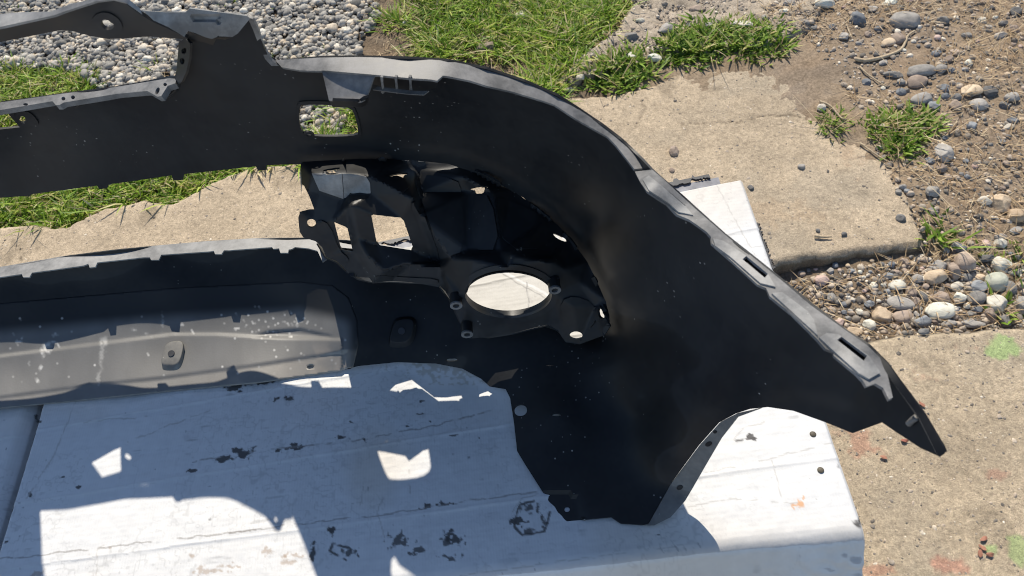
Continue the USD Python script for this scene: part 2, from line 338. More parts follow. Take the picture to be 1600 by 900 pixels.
def world_poly(pix, z=0.0): return at(np.array(pix, float), z=z)[:, :2]
def many_stones(pts, size, sub=1, seed=3, flat=(.5, .9), rough=.12):
    r = np.random.default_rng(seed); s = trimesh.creation.icosphere(subdivisions=sub); V, Fc = np.array(s.vertices), np.array(s.faces)
    n = len(pts); k = len(V)
    sc = np.stack([np.ones(n), r.uniform(.6, 1, n), r.uniform(*flat, n)], 1) * np.asarray(size)[:, None]
    a = r.uniform(0, 2 * np.pi, n); tilt = r.normal(0, .3, n)
    bump = 1 + r.normal(0, rough, (n, k))
    P = V[None] * bump[..., None] * sc[:, None]
    y = P[..., 1] * np.cos(tilt)[:, None] - P[..., 2] * np.sin(tilt)[:, None]; z = P[..., 1] * np.sin(tilt)[:, None] + P[..., 2] * np.cos(tilt)[:, None]
    x = P[..., 0] * np.cos(a)[:, None] - y * np.sin(a)[:, None]; y = P[..., 0] * np.sin(a)[:, None] + y * np.cos(a)[:, None]
    Q = np.stack([x, y, z], -1) + pts[:, None]
    return Q.reshape(-1, 3), (Fc[None] + (np.arange(n) * k)[:, None, None]).reshape(-1, 3)
def scatter_in(poly, n, seed):
    r = np.random.default_rng(seed); x0, y0, x1, y1 = poly.bounds; p = r.uniform((max(x0, -1.6), max(y0, .25)), (min(x1, 1.4), y1), (n * 4, 2))
    q = proj(np.c_[p, np.zeros(len(p))]); p = p[shapely.contains_xy(poly.buffer(-.008), p[:, 0], p[:, 1]) & (q[:, 0] > -60) & (q[:, 0] < 1660) & (q[:, 1] > -40) & (q[:, 1] < 940)]
    return p[:n]
SLABS = []
def slab(name, label, pix, top, thick, base, cracks=(), rough=.0025, lumps=0.0, paint=(), step=.0075, jag=.012, agg=2600, rim=.38):
    ring = densify(world_poly(pix, top), .012)
    nx = (n2(ring, 14, 21) - .5) * 2 * jag + (n2(ring, 60, 22) - .5) * jag * .9; ny = (n2(ring, 14, 23) - .5) * 2 * jag + (n2(ring, 60, 24) - .5) * jag * .9
    ring = ring + np.c_[nx, ny]
    p, tri = fill(ring, (), step, .006)
    poly = sg.Polygon(ring).buffer(0)
    edge = shapely.distance(shapely.points(p), poly.exterior)
    z = top + (n2(p, 7, 31) - .5) * .008 + (n2(p, 120, 32, 2) - .5) * 2 * rough + (n2(p, 28, 33) - .5) * lumps
    z = z - .014 * (1 - smooth01(edge, 0, .014)) * (0.4 + n2(p, 40, 34))
    big, mid, fine = n2(p, 3.2, 35)[:, None], n2(p, 17, 36)[:, None], n2(p, 150, 37, 2)[:, None]
    col = np.array(base) * (.78 + .44 * big) * (.82 + .36 * mid) * (.72 + .56 * fine)
    gr = smooth01(n2(p, 6, 38), .5, .68)[:, None]; col = col * (1 - .3 * gr) + np.array([.30, .27, .22]) * .3 * gr
    dk = smooth01(n2(p, 11, 39), .6, .72)[:, None]; col = col * (1 - .28 * dk)
    col = col * (rim + (1 - rim) * smooth01(edge, .0005, .006))[:, None]  # rim darkened: shade of the edge step painted in, and dirt
    for line, w, deep in cracks:
        L = world_poly(line, top)
        wob = p + np.c_[(n2(p, 25, 41) - .5), (n2(p, 25, 42) - .5)] * .05
        d, s = seg_dist(wob, L); k = np.exp(-(d / w) ** 2)
        z = z - deep * k; col = col * (1 - .55 * k[:, None])
    for (cx, cy, rx, ry), c, thr, amt, seed in paint:
        q = proj(np.c_[p, np.full(len(p), top)])
        r = np.hypot((q[:, 0] - cx) / rx, (q[:, 1] - cy) / ry)
        k = smooth01(n2(p, 30, seed, 4) + .75 * (1 - r) + .5 * (n2(p, 120, seed + 1, 2) - .5), thr, thr + .14) * (r < 1.6) * amt * .75
        col = col * (1 - k[:, None]) + np.array(c) * k[:, None] * (.8 + .4 * fine)
    v, f = thicken(np.c_[p, z], tri, thick)
    N = len(p)
    if vnormals(v[:N], tri)[:, 2].mean() < 0: v, f = thicken(np.c_[p, z], tri[:, ::-1], thick)
    v[N:, :2] = p; v[N:, 2] = top - thick
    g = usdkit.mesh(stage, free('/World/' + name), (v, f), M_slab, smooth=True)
    UsdGeom.PrimvarsAPI(g).CreatePrimvar('tint', Sdf.ValueTypeNames.Color3fArray, 'vertex').Set(Vt.Vec3fArray.FromNumpy(np.vstack([col, np.tile(np.array([.13, .095, .065]) * (1 if rim < .5 else 2.2), (N, 1))]).astype(np.float32)))  # sides coloured dark to stand for the shaded slab face
    tag(g, label, kind='structure'); SLABS.append((poly, top))
    seen = [q for q in scatter_in(poly, agg, len(SLABS) + 300)] ; q = np.array(seen); rr = np.random.default_rng(len(SLABS) + 400)
    s = rr.lognormal(math.log(.0021), .45, len(q)).clip(.001, .0065)
    v, f = many_stones(np.c_[q, top + (n2(q, 7, 31) - .5) * .008 - s * .25], s, 1, 17, (.35, .6)); a_ = obj_pieces('aggregate', (v, f), M_grit, 42, 66, g.GetPrim()); a_.SetCustomDataByKey('kind', 'stuff')
    return g
SAND = (.455, .37, .27)
slab('concrete_pavement', 'large sandy concrete slab lying under the white box', [(-330, 460), (-150, 385), (0, 350), (55, 349), (100, 354), (150, 328), (166, 321), (205, 317), (222, 309), (268, 316), (300, 298), (335, 279), (385, 260), (500, 245), (640, 230), (760, 205), (830, 175), (885, 152),
     (960, 146), (1010, 135), (1060, 112), (1130, 108), (1200, 100), (1262, 68), (1310, 62), (1352, 130), (1375, 200), (1405, 275), (1432, 330), (1450, 380), (1400, 386), (1330, 396), (1270, 404), (1225, 414), (1120, 440), (900, 500), (500, 560), (-100, 640), (-330, 660)],
     0.0, .085, SAND, cracks=[([(1008, 150), (1004, 175), (985, 205)], .002, .002), ([(1060, 197), (1130, 190), (1200, 182), (1290, 178)], .0022, .002), ([(1150, 95), (1175, 108), (1207, 118)], .003, .003), ([(40, 425), (20, 370)], .003, .002)],
     paint=[((1330, 200, 90, 160), (.36, .25, .17), .98, .5, 91), ((1200, 330, 230, 60), (.40, .29, .19), 1.0, .45, 92), ((1290, 90, 80, 60), (.27, .20, .14), .9, .6, 93)])
slab('concrete_pavement', 'broken rough lump of concrete beyond the weed strip', [(1015, -70), (985, 5), (965, 38), (925, 70), (897, 95), (882, 118), (890, 130), (925, 118), (950, 106), (1000, 100), (1030, 80), (1090, 78), (1170, 75), (1215, 62), (1262, 45), (1300, 0), (1330, -70)],
     0.014, .09, (.40, .34, .27), rough=.004, lumps=.022, jag=.02, rim=.8, agg=3800)
slab('concrete_pavement', 'concrete slab with faded red and green paint beyond the stone bed', [(950, 560), (1200, 528), (1285, 526), (1330, 536), (1368, 528), (1410, 519), (1480, 513), (1560, 510), (1720, 508), (1900, 1000), (1700, 1250), (900, 1250), (600, 800)],
     -.004, .085, (.44, .36, .262), rough=.003,
     paint=[((1345, 690, 75, 48), (.40, .17, .12), .93, .62, 51), ((1400, 640, 60, 40), (.38, .19, .14), 1.0, .5, 52), ((1455, 590, 60, 40), (.38, .19, .14), 1.02, .5, 53), ((1480, 885, 55, 26), (.42, .16, .12), .86, .7, 54), ((1365, 890, 60, 30), (.42, .17, .12), .9, .6, 55), ((1565, 740, 60, 20), (.40, .17, .13), 1.0, .5, 56), ((1520, 545, 60, 30), (.38, .2, .15), 1.05, .5, 60),
            ((1563, 543, 34, 22), (.30, .46, .17), .74, .85, 57), ((1592, 862, 28, 45), (.30, .44, .17), .82, .75, 58), ((1551, 856, 22, 14), (.30, .46, .17), .74, .8, 59), ((1335, 530, 40, 12), (.32, .5, .15), 1.05, .5, 61)])
def top_z(xy):
    """height of whatever lies on the ground at xy"""
    xy = np.asarray(xy, float)[:, :2]; z = soil_z(xy)
    for poly, top in SLABS:
        i = shapely.contains_xy(poly, xy[:, 0], xy[:, 1]); z[i] = np.maximum(z[i], top)
    return z
def ground_at(p):
    P = at(np.asarray(p, float), z=0.0)
    for _ in range(3): P = at(np.asarray(p, float), z=top_z(P.reshape(-1, 3)).reshape(P.shape[:-1]))
    return P

# ------------------------------------------------------------------ gravel, grit, grass, straw
def scatter(pix, n, seed, zero=0.0):
    poly = sg.Polygon(world_poly(pix, zero)).buffer(0); r = np.random.default_rng(seed); x0, y0, x1, y1 = poly.bounds; out = np.zeros((0, 2))
    while len(out) < n:
        p = r.uniform((x0, y0), (x1, y1), (n * 2, 2)); out = np.vstack([out, p[shapely.contains_xy(poly, p[:, 0], p[:, 1])]])
    return out[:n]
GRAVEL = [(-260, -70), (560, -70), (590, 15), (560, 60), (565, 110), (520, 200), (470, 200), (400, 150), (300, 135), (200, 140), (150, 128), (95, 96), (-260, 112)]
p = scatter(GRAVEL, 15000, 11)
keep = n2(p, 5, 71) < .85
p = p[keep]; r0 = np.random.default_rng(12)
size = r0.lognormal(math.log(.0086), .34, len(p)).clip(.005, .021)
gz = soil_z(p) + .004 + r0.uniform(0, .012, len(p))
v, f = many_stones(np.c_[p, gz], size, 1, 13)
tag(obj_pieces('gravel', (v, f), M_gravel, 42, 61), 'loose grey river gravel behind the bumper at upper left', 'gravel', kind='stuff')

SOILPIX = [(1180, -70), (1700, -70), (1700, 505), (1480, 508), (1350, 525), (1215, 470), (1225, 425), (1440, 392), (1440, 370), (1375, 250), (1310, 130), (1270, 70), (1230, 50), (1150, 20)]
p = scatter(SOILPIX, 5200, 21); p = p[n2(p, 6, 72) > .33]
bedp = scatter([(1215, 425), (1450, 392), (1640, 392), (1640, 505), (1330, 525), (1270, 500)], 1500, 24)
roughp = scatter([(985, 5), (900, 95), (890, 120), (960, 105), (1030, 85), (1220, 60), (1300, 0), (1310, -60), (1015, -60)], 900, 25)
p = np.vstack([p, bedp, roughp]); r0 = np.random.default_rng(22)
size = r0.lognormal(math.log(.0031), .55, len(p)).clip(.0014, .010)
v, f = many_stones(np.c_[p, top_z(p) + size * .1], size, 1, 23)
tag(obj_pieces('grit', (v, f), M_grit, 42, 62), 'small loose grit and stone chips scattered over the bare soil at right', 'grit', kind='stuff')

def blades(base, h, w, az, lean, curl, twist=None):
    n = len(base); d = np.stack([np.cos(az), np.sin(az), np.zeros(n)], 1)
    a2 = az + np.pi / 2 if twist is None else az + np.pi / 2 + twist
    s = np.stack([np.cos(a2), np.sin(a2), np.zeros(n)], 1) * (w / 2)[:, None]
    up = np.array([0, 0, 1.0]); out = []
    for t, wd in ((0, .7), (.4, 1.0), (.75, .7), (1.0, 0)):
        c = base + d * (h * (lean * t + curl * t * t))[:, None] + up * (h * (t - .45 * curl * t * t * np.minimum(1, curl)))[:, None]
        out += [c - s * wd, c + s * wd] if t < 1 else [c]
    V = np.stack(out, 1); k = 7
    Fc = np.array([[0, 1, 3], [0, 3, 2], [2, 3, 5], [2, 5, 4], [4, 5, 6]])
    return V.reshape(-1, 3), (Fc[None] + (np.arange(n) * k)[:, None, None]).reshape(-1, 3)
def tufts(cent, per, spread, hh, ww, seed, lean=(.1, .7), curl=(.1, .9)):
    r = np.random.default_rng(seed); n = len(cent) * per
    c = np.repeat(cent, per, 0); off = r.normal(0, spread, (n, 2))
    xy = c + off; az = np.arctan2(off[:, 1], off[:, 0]) + r.normal(0, .7, n)
    ts = np.repeat(r.uniform(.6, 1.25, len(cent)), per)
    h = r.uniform(*hh, n) * ts
    return blades(np.c_[xy, top_z(xy) - .004], h, r.uniform(*ww, n), az, r.uniform(*lean, n), r.uniform(*curl, n), r.normal(0, .8, n))
G1 = [(575, -70), (1010, -70), (980, 8), (960, 38), (912, 78), (888, 108), (875, 140), (850, 190), (560, 190), (500, 205), (470, 205), (555, 110), (585, 60), (570, 20)]
G2 = [(-260, 115), (95, 98), (140, 118), (148, 130), (120, 150), (170, 160), (300, 150), (380, 190), (520, 200), (560, 235), (480, 250), (378, 254), (322, 270), (262, 303), (222, 298), (155, 312), (98, 340), (-20, 343), (-330, 390)]
c1 = scatter(G1, 1150, 31); c1 = c1[n2(c1, 6, 73) > .45]
c2 = scatter(G2, 1500, 32); c2 = c2[n2(c2, 6, 74) > .36]
c3 = scatter(GRAVEL, 110, 33); c3 = c3[n2(c3, 6, 75) > .6]
ms = [tufts(c1, 22, .019, (.022, .06), (.003, .006), 34, (.15, 1.1), (.2, 1.1)), tufts(c2, 22, .018, (.02, .05), (.003, .0065), 35, (.15, .9), (.2, 1.1)), tufts(c3, 16, .015, (.02, .045), (.003, .005), 36)]
tag(obj_pieces('grass', join(*ms), M_grass, 7, 63), 'green grass growing behind the bumper between gravel and concrete', 'grass', kind='stuff')
def clump(pix, label, n, per, seed, hh=(.012, .028), ww=(.005, .010), bare=.36):
    c = scatter(pix, n, seed); c = c[n2(c, 12, seed) > bare]
    b = ground_at(np.array(pix, float).mean(0))
    c = c + np.random.default_rng(seed + 9).normal(0, .012, c.shape)
    t = thing('weed_clump', label, 'weed clump', b, 'weed clumps in the joints of the paving')
    v, f = tufts(c, per, .013, hh, ww, seed + 1, (.3, 1.2), (.1, .8)); obj_pieces('leaves', (v, f), M_weed, 7, seed, t)
    q = scatter(pix, max(8, n // 4), seed + 2); rr = np.random.default_rng(seed); m_ = len(q)
    v, f = blades(np.c_[q, top_z(q) + .004], rr.uniform(.03, .07, m_), rr.uniform(.0012, .002, m_), rr.uniform(0, 6.28, m_), rr.uniform(.8, 1.6, m_), rr.uniform(0, .4, m_))
    obj_pieces('dry_stalk', (v, f), M_straw, 7, seed, t)
    return t
clump([(1025, 82), (1060, 48), (1110, 45), (1180, 42), (1228, 55), (1232, 80), (1190, 92), (1140, 88), (1090, 104), (1045, 102)], 'long strip of green weeds across the concrete joint at upper centre right', 150, 13, 501)
clump([(918, 132), (930, 105), (965, 92), (1005, 95), (1020, 118), (985, 138), (945, 146)], 'smaller weed clump just past the curved top edge of the bumper', 70, 12, 511, bare=.3)
clump([(1355, 190), (1375, 178), (1420, 175), (1460, 185), (1468, 205), (1440, 220), (1410, 245), (1385, 238), (1375, 215)], 'green weed clump on the bare soil beside the large slab', 80, 12, 521, bare=.3)
clump([(1272, 190), (1290, 178), (1315, 188), (1312, 208), (1285, 210)], 'sparse yellowish weed on the right part of the large slab', 16, 9, 531, (.01, .025), (.003, .006), .2)
clump([(1468, 366), (1482, 352), (1500, 360), (1492, 376)], 'little green seedling above the bed of stones', 5, 9, 541, (.02, .045), (.006, .011), 0)
clump([(1572, 462), (1590, 458), (1592, 474), (1575, 478)], 'small green sprout between stones at the far right edge', 3, 8, 551, (.015, .03), (.006, .01), 0)
clump([(1540, 392), (1560, 386), (1600, 378), (1620, 385), (1600, 395), (1560, 402)], 'thin weed patch above the stone bed at the right edge of the photo', 12, 8, 561, (.012, .028), (.004, .008), 0)
ps = np.vstack([scatter(SOILPIX, 5200, 41), scatter([(150, 100), (300, 90), (300, 150), (150, 150)], 200, 42), scatter(G1, 2600, 43), scatter(G2, 1600, 44)])
ps = ps[n2(ps, 7, 76) > .4]; r0 = np.random.default_rng(45); k = len(ps)
v, f = blades(np.c_[ps, top_z(ps) + r0.uniform(.002, .008, k)], r0.lognormal(math.log(.0115), .5, k), r0.uniform(.0012, .0024, k), r0.uniform(0, 6.28, k), r0.uniform(1.2, 3.0, k), r0.uniform(0, .5, k))
tag(obj_pieces('straw', (v, f), M_straw, 7, 64), 'dry straw and grass litter scattered over soil and lawn', 'straw', kind='stuff')
# ------------------------------------------------------------------ the white taped boxes the bumper stands on
X0, X1, Y0, Y1 = -.776, .391, .342, .958
STAIN = []          # (kind, data, colour, strength); places measured in the photograph, kept as places on the tape
BLACK, BROWN, GREY = (.075, .07, .066), (.22, .15, .10), (.42, .40, .38)
def blob(cx, cy, rx, ry, c=BLACK, k=.95, thr=.62, rot=0): STAIN.append(('blob', (cx, cy, rx, ry, thr, rot), c, k))
def crack(line, w=1.6, c=GREY, k=.7, thr=.4): STAIN.append(('line', (line, w, thr), c, k))
for a in [(380, 707, 17, 8), (352, 715, 16, 6), (370, 602, 26, 7), (412, 597, 22, 6), (300, 737, 9, 4), (434, 702, 8, 5), (465, 697, 16, 3), (532, 686, 10, 4), (566, 689, 5, 5), (668, 792, 9, 6), (697, 787, 14, 3),
          (516, 828, 5, 14), (489, 862, 6, 15), (46, 772, 5, 4), (128, 760, 4, 4), (97, 747, 4, 2), (10, 845, 6, 3), (636, 667, 5, 2.5), (661, 629, 4, 2.5), (432, 625, 7, 2.5), (450, 626, 8, 3), (706, 680, 14, 3),
          (745, 687, 3, 2), (550, 660, 3, 2), (1175, 685, 12, 5), (710, 838, 16, 12), (670, 655, 3, 2), (655, 648, 6, 2), (520, 832, 6, 12), (60, 655, 5, 10), (808, 815, 16, 5), (1030, 834, 3, 2), (1342, 818, 8, 9)]: blob(*a)
for a in [(540, 862, 24, 12), (625, 845, 30, 22), (648, 862, 26, 8), (698, 845, 14, 14), (825, 826, 30, 8), (848, 812, 7, 16), (830, 795, 26, 16), (700, 870, 30, 9)]: blob(*a, c=(.06, .055, .05), k=.85, thr=.86)
for a in [(360, 882, 34, 8), (300, 868, 12, 6), (450, 876, 26, 9), (170, 855, 8, 6), (60, 895, 16, 10), (460, 868, 18, 8), (330, 892, 50, 9), (420, 862, 16, 9)]: blob(*a, c=(.34, .25, .18), k=.6, thr=.82)
for a in [(1238, 799, 9, 7), (1257, 780, 5, 7), (1243, 790, 20, 15)]: blob(*a, c=(.62, .28, .08), k=.75, thr=.86)
blob(795, 470, 110, 60, (.44, .41, .35), .75, -.2); crack([(770, 418), (800, 432), (870, 468)], 2.5, (.62, .61, .58), .9, .2); crack([(775, 424), (805, 440), (866, 474)], 1.2, (.2, .19, .18), .6, .2); crack([(822, 440), (829, 495)], 1.2, (.2, .19, .18), .8, .2)
blob(1100, 280, 10, 6, (.6, .45, .15), .35, .4)
for l in [[(0, 872), (60, 868), (190, 852), (400, 828)], [(350, 834), (460, 820), (552, 809), (640, 798), (740, 781), (850, 767)], [(300, 722), (380, 706), (470, 697), (560, 688), (660, 668), (780, 640)]]: crack(l, 1.5, (.24, .22, .2), .7, .44)
for l in [[(150, 900), (152, 860), (175, 840)], [(1090, 742), (1180, 722), (1310, 690)], [(1205, 715), (1217, 760), (1222, 785), (1245, 785)], [(1145, 690), (1160, 670), (1195, 660)], [(1060, 795), (1140, 780), (1230, 785)], [(40, 780), (80, 720), (130, 600)], [(200, 690), (330, 640)], [(130, 660), (230, 650)],
          [(720, 900), (860, 880), (1000, 860), (1090, 850)], [(800, 800), (815, 780), (845, 770)], [(1120, 290), (1180, 400)], [(600, 840), (590, 800), (598, 780)], [(568, 760), (560, 810)], [(640, 770), (640, 720)], [(810, 430), (832, 475)], [(600, 480), (700, 470), (800, 440)]]: crack(l, 1.3, (.40, .38, .35), .6, .42)
for k in range(14): crack([(1090 - k * 12, 848 + k * 1.6), (1096 - k * 12, 856 + k * 1.6)], 1.5, (.2, .19, .18), .5, .5)
for l in [[(1180, 685), (1150, 690)], [(860, 800), (850, 830), (815, 834), (802, 822), (812, 790), (835, 782)], [(560, 870), (545, 855), (520, 850), (515, 860), (540, 875)]]: crack(l, 2.4, BLACK, .9, .45)
def back_y(x): return Y0 + (Y1 - Y0 - .0 - BACK * (X1 - x))
BACK = .107
def skew(P):
    P = P.copy(); P[:, 1] = np.where(P[:, 1] > Y0, Y0 + (P[:, 1] - Y0) * (back_y(P[:, 0]) - Y0) / (Y1 - Y0), P[:, 1]); return P
def tape_tint(P, side=0.0):
    q = proj(P); n = len(P); xy = P[:, :2]
    col = np.full((n, 3), .68) * np.array([1, .995, .98])
    a, b, c = n2(P, 6, 81)[:, None], n2(P, 40, 82)[:, None], n2(P, 170, 83, 2)[:, None]
    col = col * (.90 + .14 * a) * (.93 + .10 * b)
    col = col * (1 - .16 * smooth01(n2(P, 4, 84), .52, .7)[:, None] * np.array([.5, .8, 1.2]))
    ridge = np.abs(n2(P, 85, 85, 2) - .56) ; k = (1 - smooth01(ridge, .0, .045)) * smooth01(n2(P, 8, 86), .42, .6)
    col = col * (1 - .17 * k[:, None])                                             # rings and wandering glue lines
    ridge = np.abs(n2(P, 48, 87, 2) - .44); k = (1 - smooth01(ridge, .0, .02)) * smooth01(n2(P, 9, 88), .5, .62)
    col = col * (1 - .12 * k[:, None])
    k = smooth01(n2(P, 140, 89, 2), .78, .86) * smooth01(n2(P, 9, 90), .36, .6); col = col * (1 - .5 * k[:, None])
    k = smooth01(n2(P * [.35, 1.6, 1], 90, 96, 2), .74, .84) * smooth01(n2(P, 7, 97), .46, .62); col = col * (1 - .25 * k[:, None])
    w1, w2, w3 = n2(P, 70, 92, 4) - .5, n2(P, 71, 93, 4) - .5, .5 + 1.25 * (n2(P, 210, 94) - .5)
    qq = q + np.c_[w1, w2] * 20
    for kind, d, cc, s in STAIN:
        if kind == 'blob':
            cx, cy, rx, ry, thr, rot = d
            near = (np.abs(q[:, 0] - cx) < 2 * rx + 12) & (np.abs(q[:, 1] - cy) < 2 * ry + 12)
            if not near.any(): continue
            r = np.hypot((qq[near, 0] - cx) / rx, (qq[near, 1] - cy) / ry)
            k = smooth01(w3[near] + .62 * (1.05 - r), thr - .04, thr + .16) * s
        else:
            line, w, thr = d; L = np.array(line, float)
            near = (q[:, 0] > L[:, 0].min() - 14) & (q[:, 0] < L[:, 0].max() + 14) & (q[:, 1] > L[:, 1].min() - 14) & (q[:, 1] < L[:, 1].max() + 14)
            if not near.any(): continue
            r, _ = seg_dist(q[near] + np.c_[w1, w2][near] * 7, L)
            k = (1 - smooth01(r, w * .4, w * 1.1)) * smooth01(n2(P[near], 55, 95), thr - .06, thr + .06) * s
        col[near] = col[near] * (1 - k[:, None]) + np.array(cc) * k[:, None]
    return col
def box_profile():
    """(y, z, nothing) from the back foot of the top, over the top, round the front and down"""
    out = [(Y1 + .004, T - .05), (Y1 + .004, T - .012), (Y1 + .002, T - .004)]
    out += [(y, T) for y in np.arange(Y1 - .003, Y0 + .002, -.0017)]
    rr = .022
    for a in np.linspace(4, 74, 16): out.append((Y0 - rr * math.sin(math.radians(a)), T - rr + rr * math.cos(math.radians(a))))
    y, z = out[-1]; d = np.array([-math.cos(math.radians(74)), -math.sin(math.radians(74))])
    for k in np.arange(.004, .16, .004): out.append((y + d[0] * k, z + d[1] * k))
    y2, z2 = out[-1]
    for k in np.arange(.02, .30, .02): out.append((y2, z2 - k))
    return np.array(out)
def taped_top(xa, xb, zoff=0.0, dip_left=0.0):
    prof = box_profile(); xs = np.r_[xa, xa + .0012, np.arange(xa + .004, xb - .004, .0017), xb - .003, xb - .001, xb]
    gx, gi = np.meshgrid(xs, np.arange(len(prof))); n, k = gx.shape
    P = np.stack([gx.ravel(), prof[gi.ravel(), 0], prof[gi.ravel(), 1] + zoff], 1)
    edge = np.minimum(P[:, 0] - xa, xb - P[:, 0]); P[:, 2] -= .006 * (1 - smooth01(edge, 0, .006)) ** 2
    if dip_left: P[:, 2] -= dip_left * (1 - smooth01(xb - P[:, 0], 0, .03)) ** 2
    on = (P[:, 1] > Y0) & (P[:, 1] < Y1)
    w = (n2(P, 5, 101) - .5) * .0035 + (n2(P * [1, 2.5, 1], 22, 102) - .5) * .0016 + (n2(P, 70, 103, 2) - .5) * .0007
    for yb, sl in ((.425, 0.01), (.548, .02), (.69, .01), (.83, 0.02)):            # overlaps of the tape strips
        d = P[:, 1] - yb - sl * (P[:, 0] + .3) - (n2(P, 14, 104) - .5) * .004
        w += np.where(d < 0, 0, .0007) * on + .0006 * np.exp(-(d / .003) ** 2)
    P[:, 2] += w
    P = skew(P)
    front = P[:, 1] <= Y0
    cr = smooth01(P[:, 0], X1 - .17, X1) * front                                      # crumpled, flared tape at the right corner
    f_ = np.abs(n2(np.c_[P[:, 0] * 1.0, P[:, 2] * 1.6, P[:, 1]], 26, 105, 3) - .5)
    drop = np.clip(T - P[:, 2], 0, .16)
    P[:, 1] -= cr * (drop * .26 + (f_ - .1) * .022 * smooth01(drop, .0, .03)) + (n2(P[:, [0, 2, 1]], 12, 106) - .5) * .006 * front * (1 - cr)
    i = np.arange(n * k).reshape(n, k); q = np.stack([i[:-1, :-1], i[1:, :-1], i[1:, 1:], i[:-1, 1:]], -1).reshape(-1, 4)
    return P, np.vstack([q[:, [0, 1, 2]], q[:, [0, 2, 3]]])
def solid(x0, x1, y0, y1, z0, z1):
    b = trimesh.creation.box((x1 - x0, y1 - y0, z1 - z0)); b.apply_translation(((x0 + x1) / 2, (y0 + y1) / 2, (z0 + z1) / 2)); return b
box = thing('taped_box', 'big white box wrapped in woven tape carrying the corner of the bumper', 'box', (-.19, .65, 0))
P, tri = taped_top(X0, X1); obj('tape_cover', (P, tri), M_tape, box, smooth=True, tint=tape_tint(P))
b_ = solid(X0 + .008, X1 - .008, Y0 + .0, Y1 - .006, -.002, T - .02); b_.vertices = skew(np.array(b_.vertices)); obj('box_body', b_, M_board, box)
# torn black edging along the back and right edges
def ragged(line, w, h, seed, up=(0, 0, 1)):
    line = densify(np.array(line, float), .004)[:-1] if len(line) > 2 else np.linspace(line[0], line[1], 220)
    r = np.random.default_rng(seed); n = len(line)
    t = np.gradient(line, axis=0); t /= np.linalg.norm(t, axis=1, keepdims=True); s = np.cross(t, up)
    sm = lambda lo, hi, k: np.convolve(r.uniform(lo, hi, n + k - 1), np.ones(k) / k, 'valid'); a = line + s * (np.clip(sm(-.6, 1.1, 3), 0, .8) * w)[:, None]; b = line + s * w * (np.where(sm(0, 1, 4) > .62, 1.5, .95))[:, None]
    V = np.vstack([a + np.array(up) * h, b + np.array(up) * h, b - np.array(up) * h, a - np.array(up) * h])
    i = np.arange(n - 1); F_ = []
    for k in range(4):
        o, p_ = k * n, ((k + 1) % 4) * n
        F_ += [np.stack([o + i, o + i + 1, p_ + i + 1], 1), np.stack([o + i, p_ + i + 1, p_ + i], 1)]
    return V, np.vstack(F_)
b_ = solid(-.30, X1 - .035, Y1 + .006, Y1 + .027, T - .055, T - .012); b_.vertices = skew(np.array(b_.vertices)); obj('back_edging', b_, M_trimgrey, box, label='grey strip along the back edge of the box')
obj('torn_edging', ragged([(-.28, back_y(-.28) + .020, T - .010), (X1 - .05, back_y(X1 - .05) + .024, T - .010)], -.011, .0025, 5), M_trim, box, label='torn black edging along the back edge')
obj('torn_edging', ragged([(X1 - .004, .86, T - .006), (X1 - .004, .76, T - .006)], -.006, .003, 6), M_trim, box, label='frayed black edging on the right edge')
for cx, cy in ((1270, 679), (1282, 735)):
    c = at((cx, cy), z=T); s = trimesh.creation.icosphere(2, .0045); s.vertices = s.vertices * [1, 1, .5] + c + [0, 0, .001]; obj('rivet', s, M_rust, box)
c = at((1149, 340), z=T); s = trimesh.creation.torus(.0042, .0016); s.apply_translation(c + [0, 0, .001]); obj('eyelet', s, M_rust, box)
box2 = thing('taped_box', 'second white taped box cut off at the left edge of the photo', 'box', (-1.2, .65, 0))
P, tri = taped_top(-1.75, X0 - .012, -.004, .012); obj('tape_cover', (P, tri), M_tape, box2, smooth=True, tint=tape_tint(P))
b_ = solid(-1.74, X0 - .02, Y0, Y1 - .006, -.002, T - .03); b_.vertices = skew(np.array(b_.vertices)); obj('box_body', b_, M_board, box2)
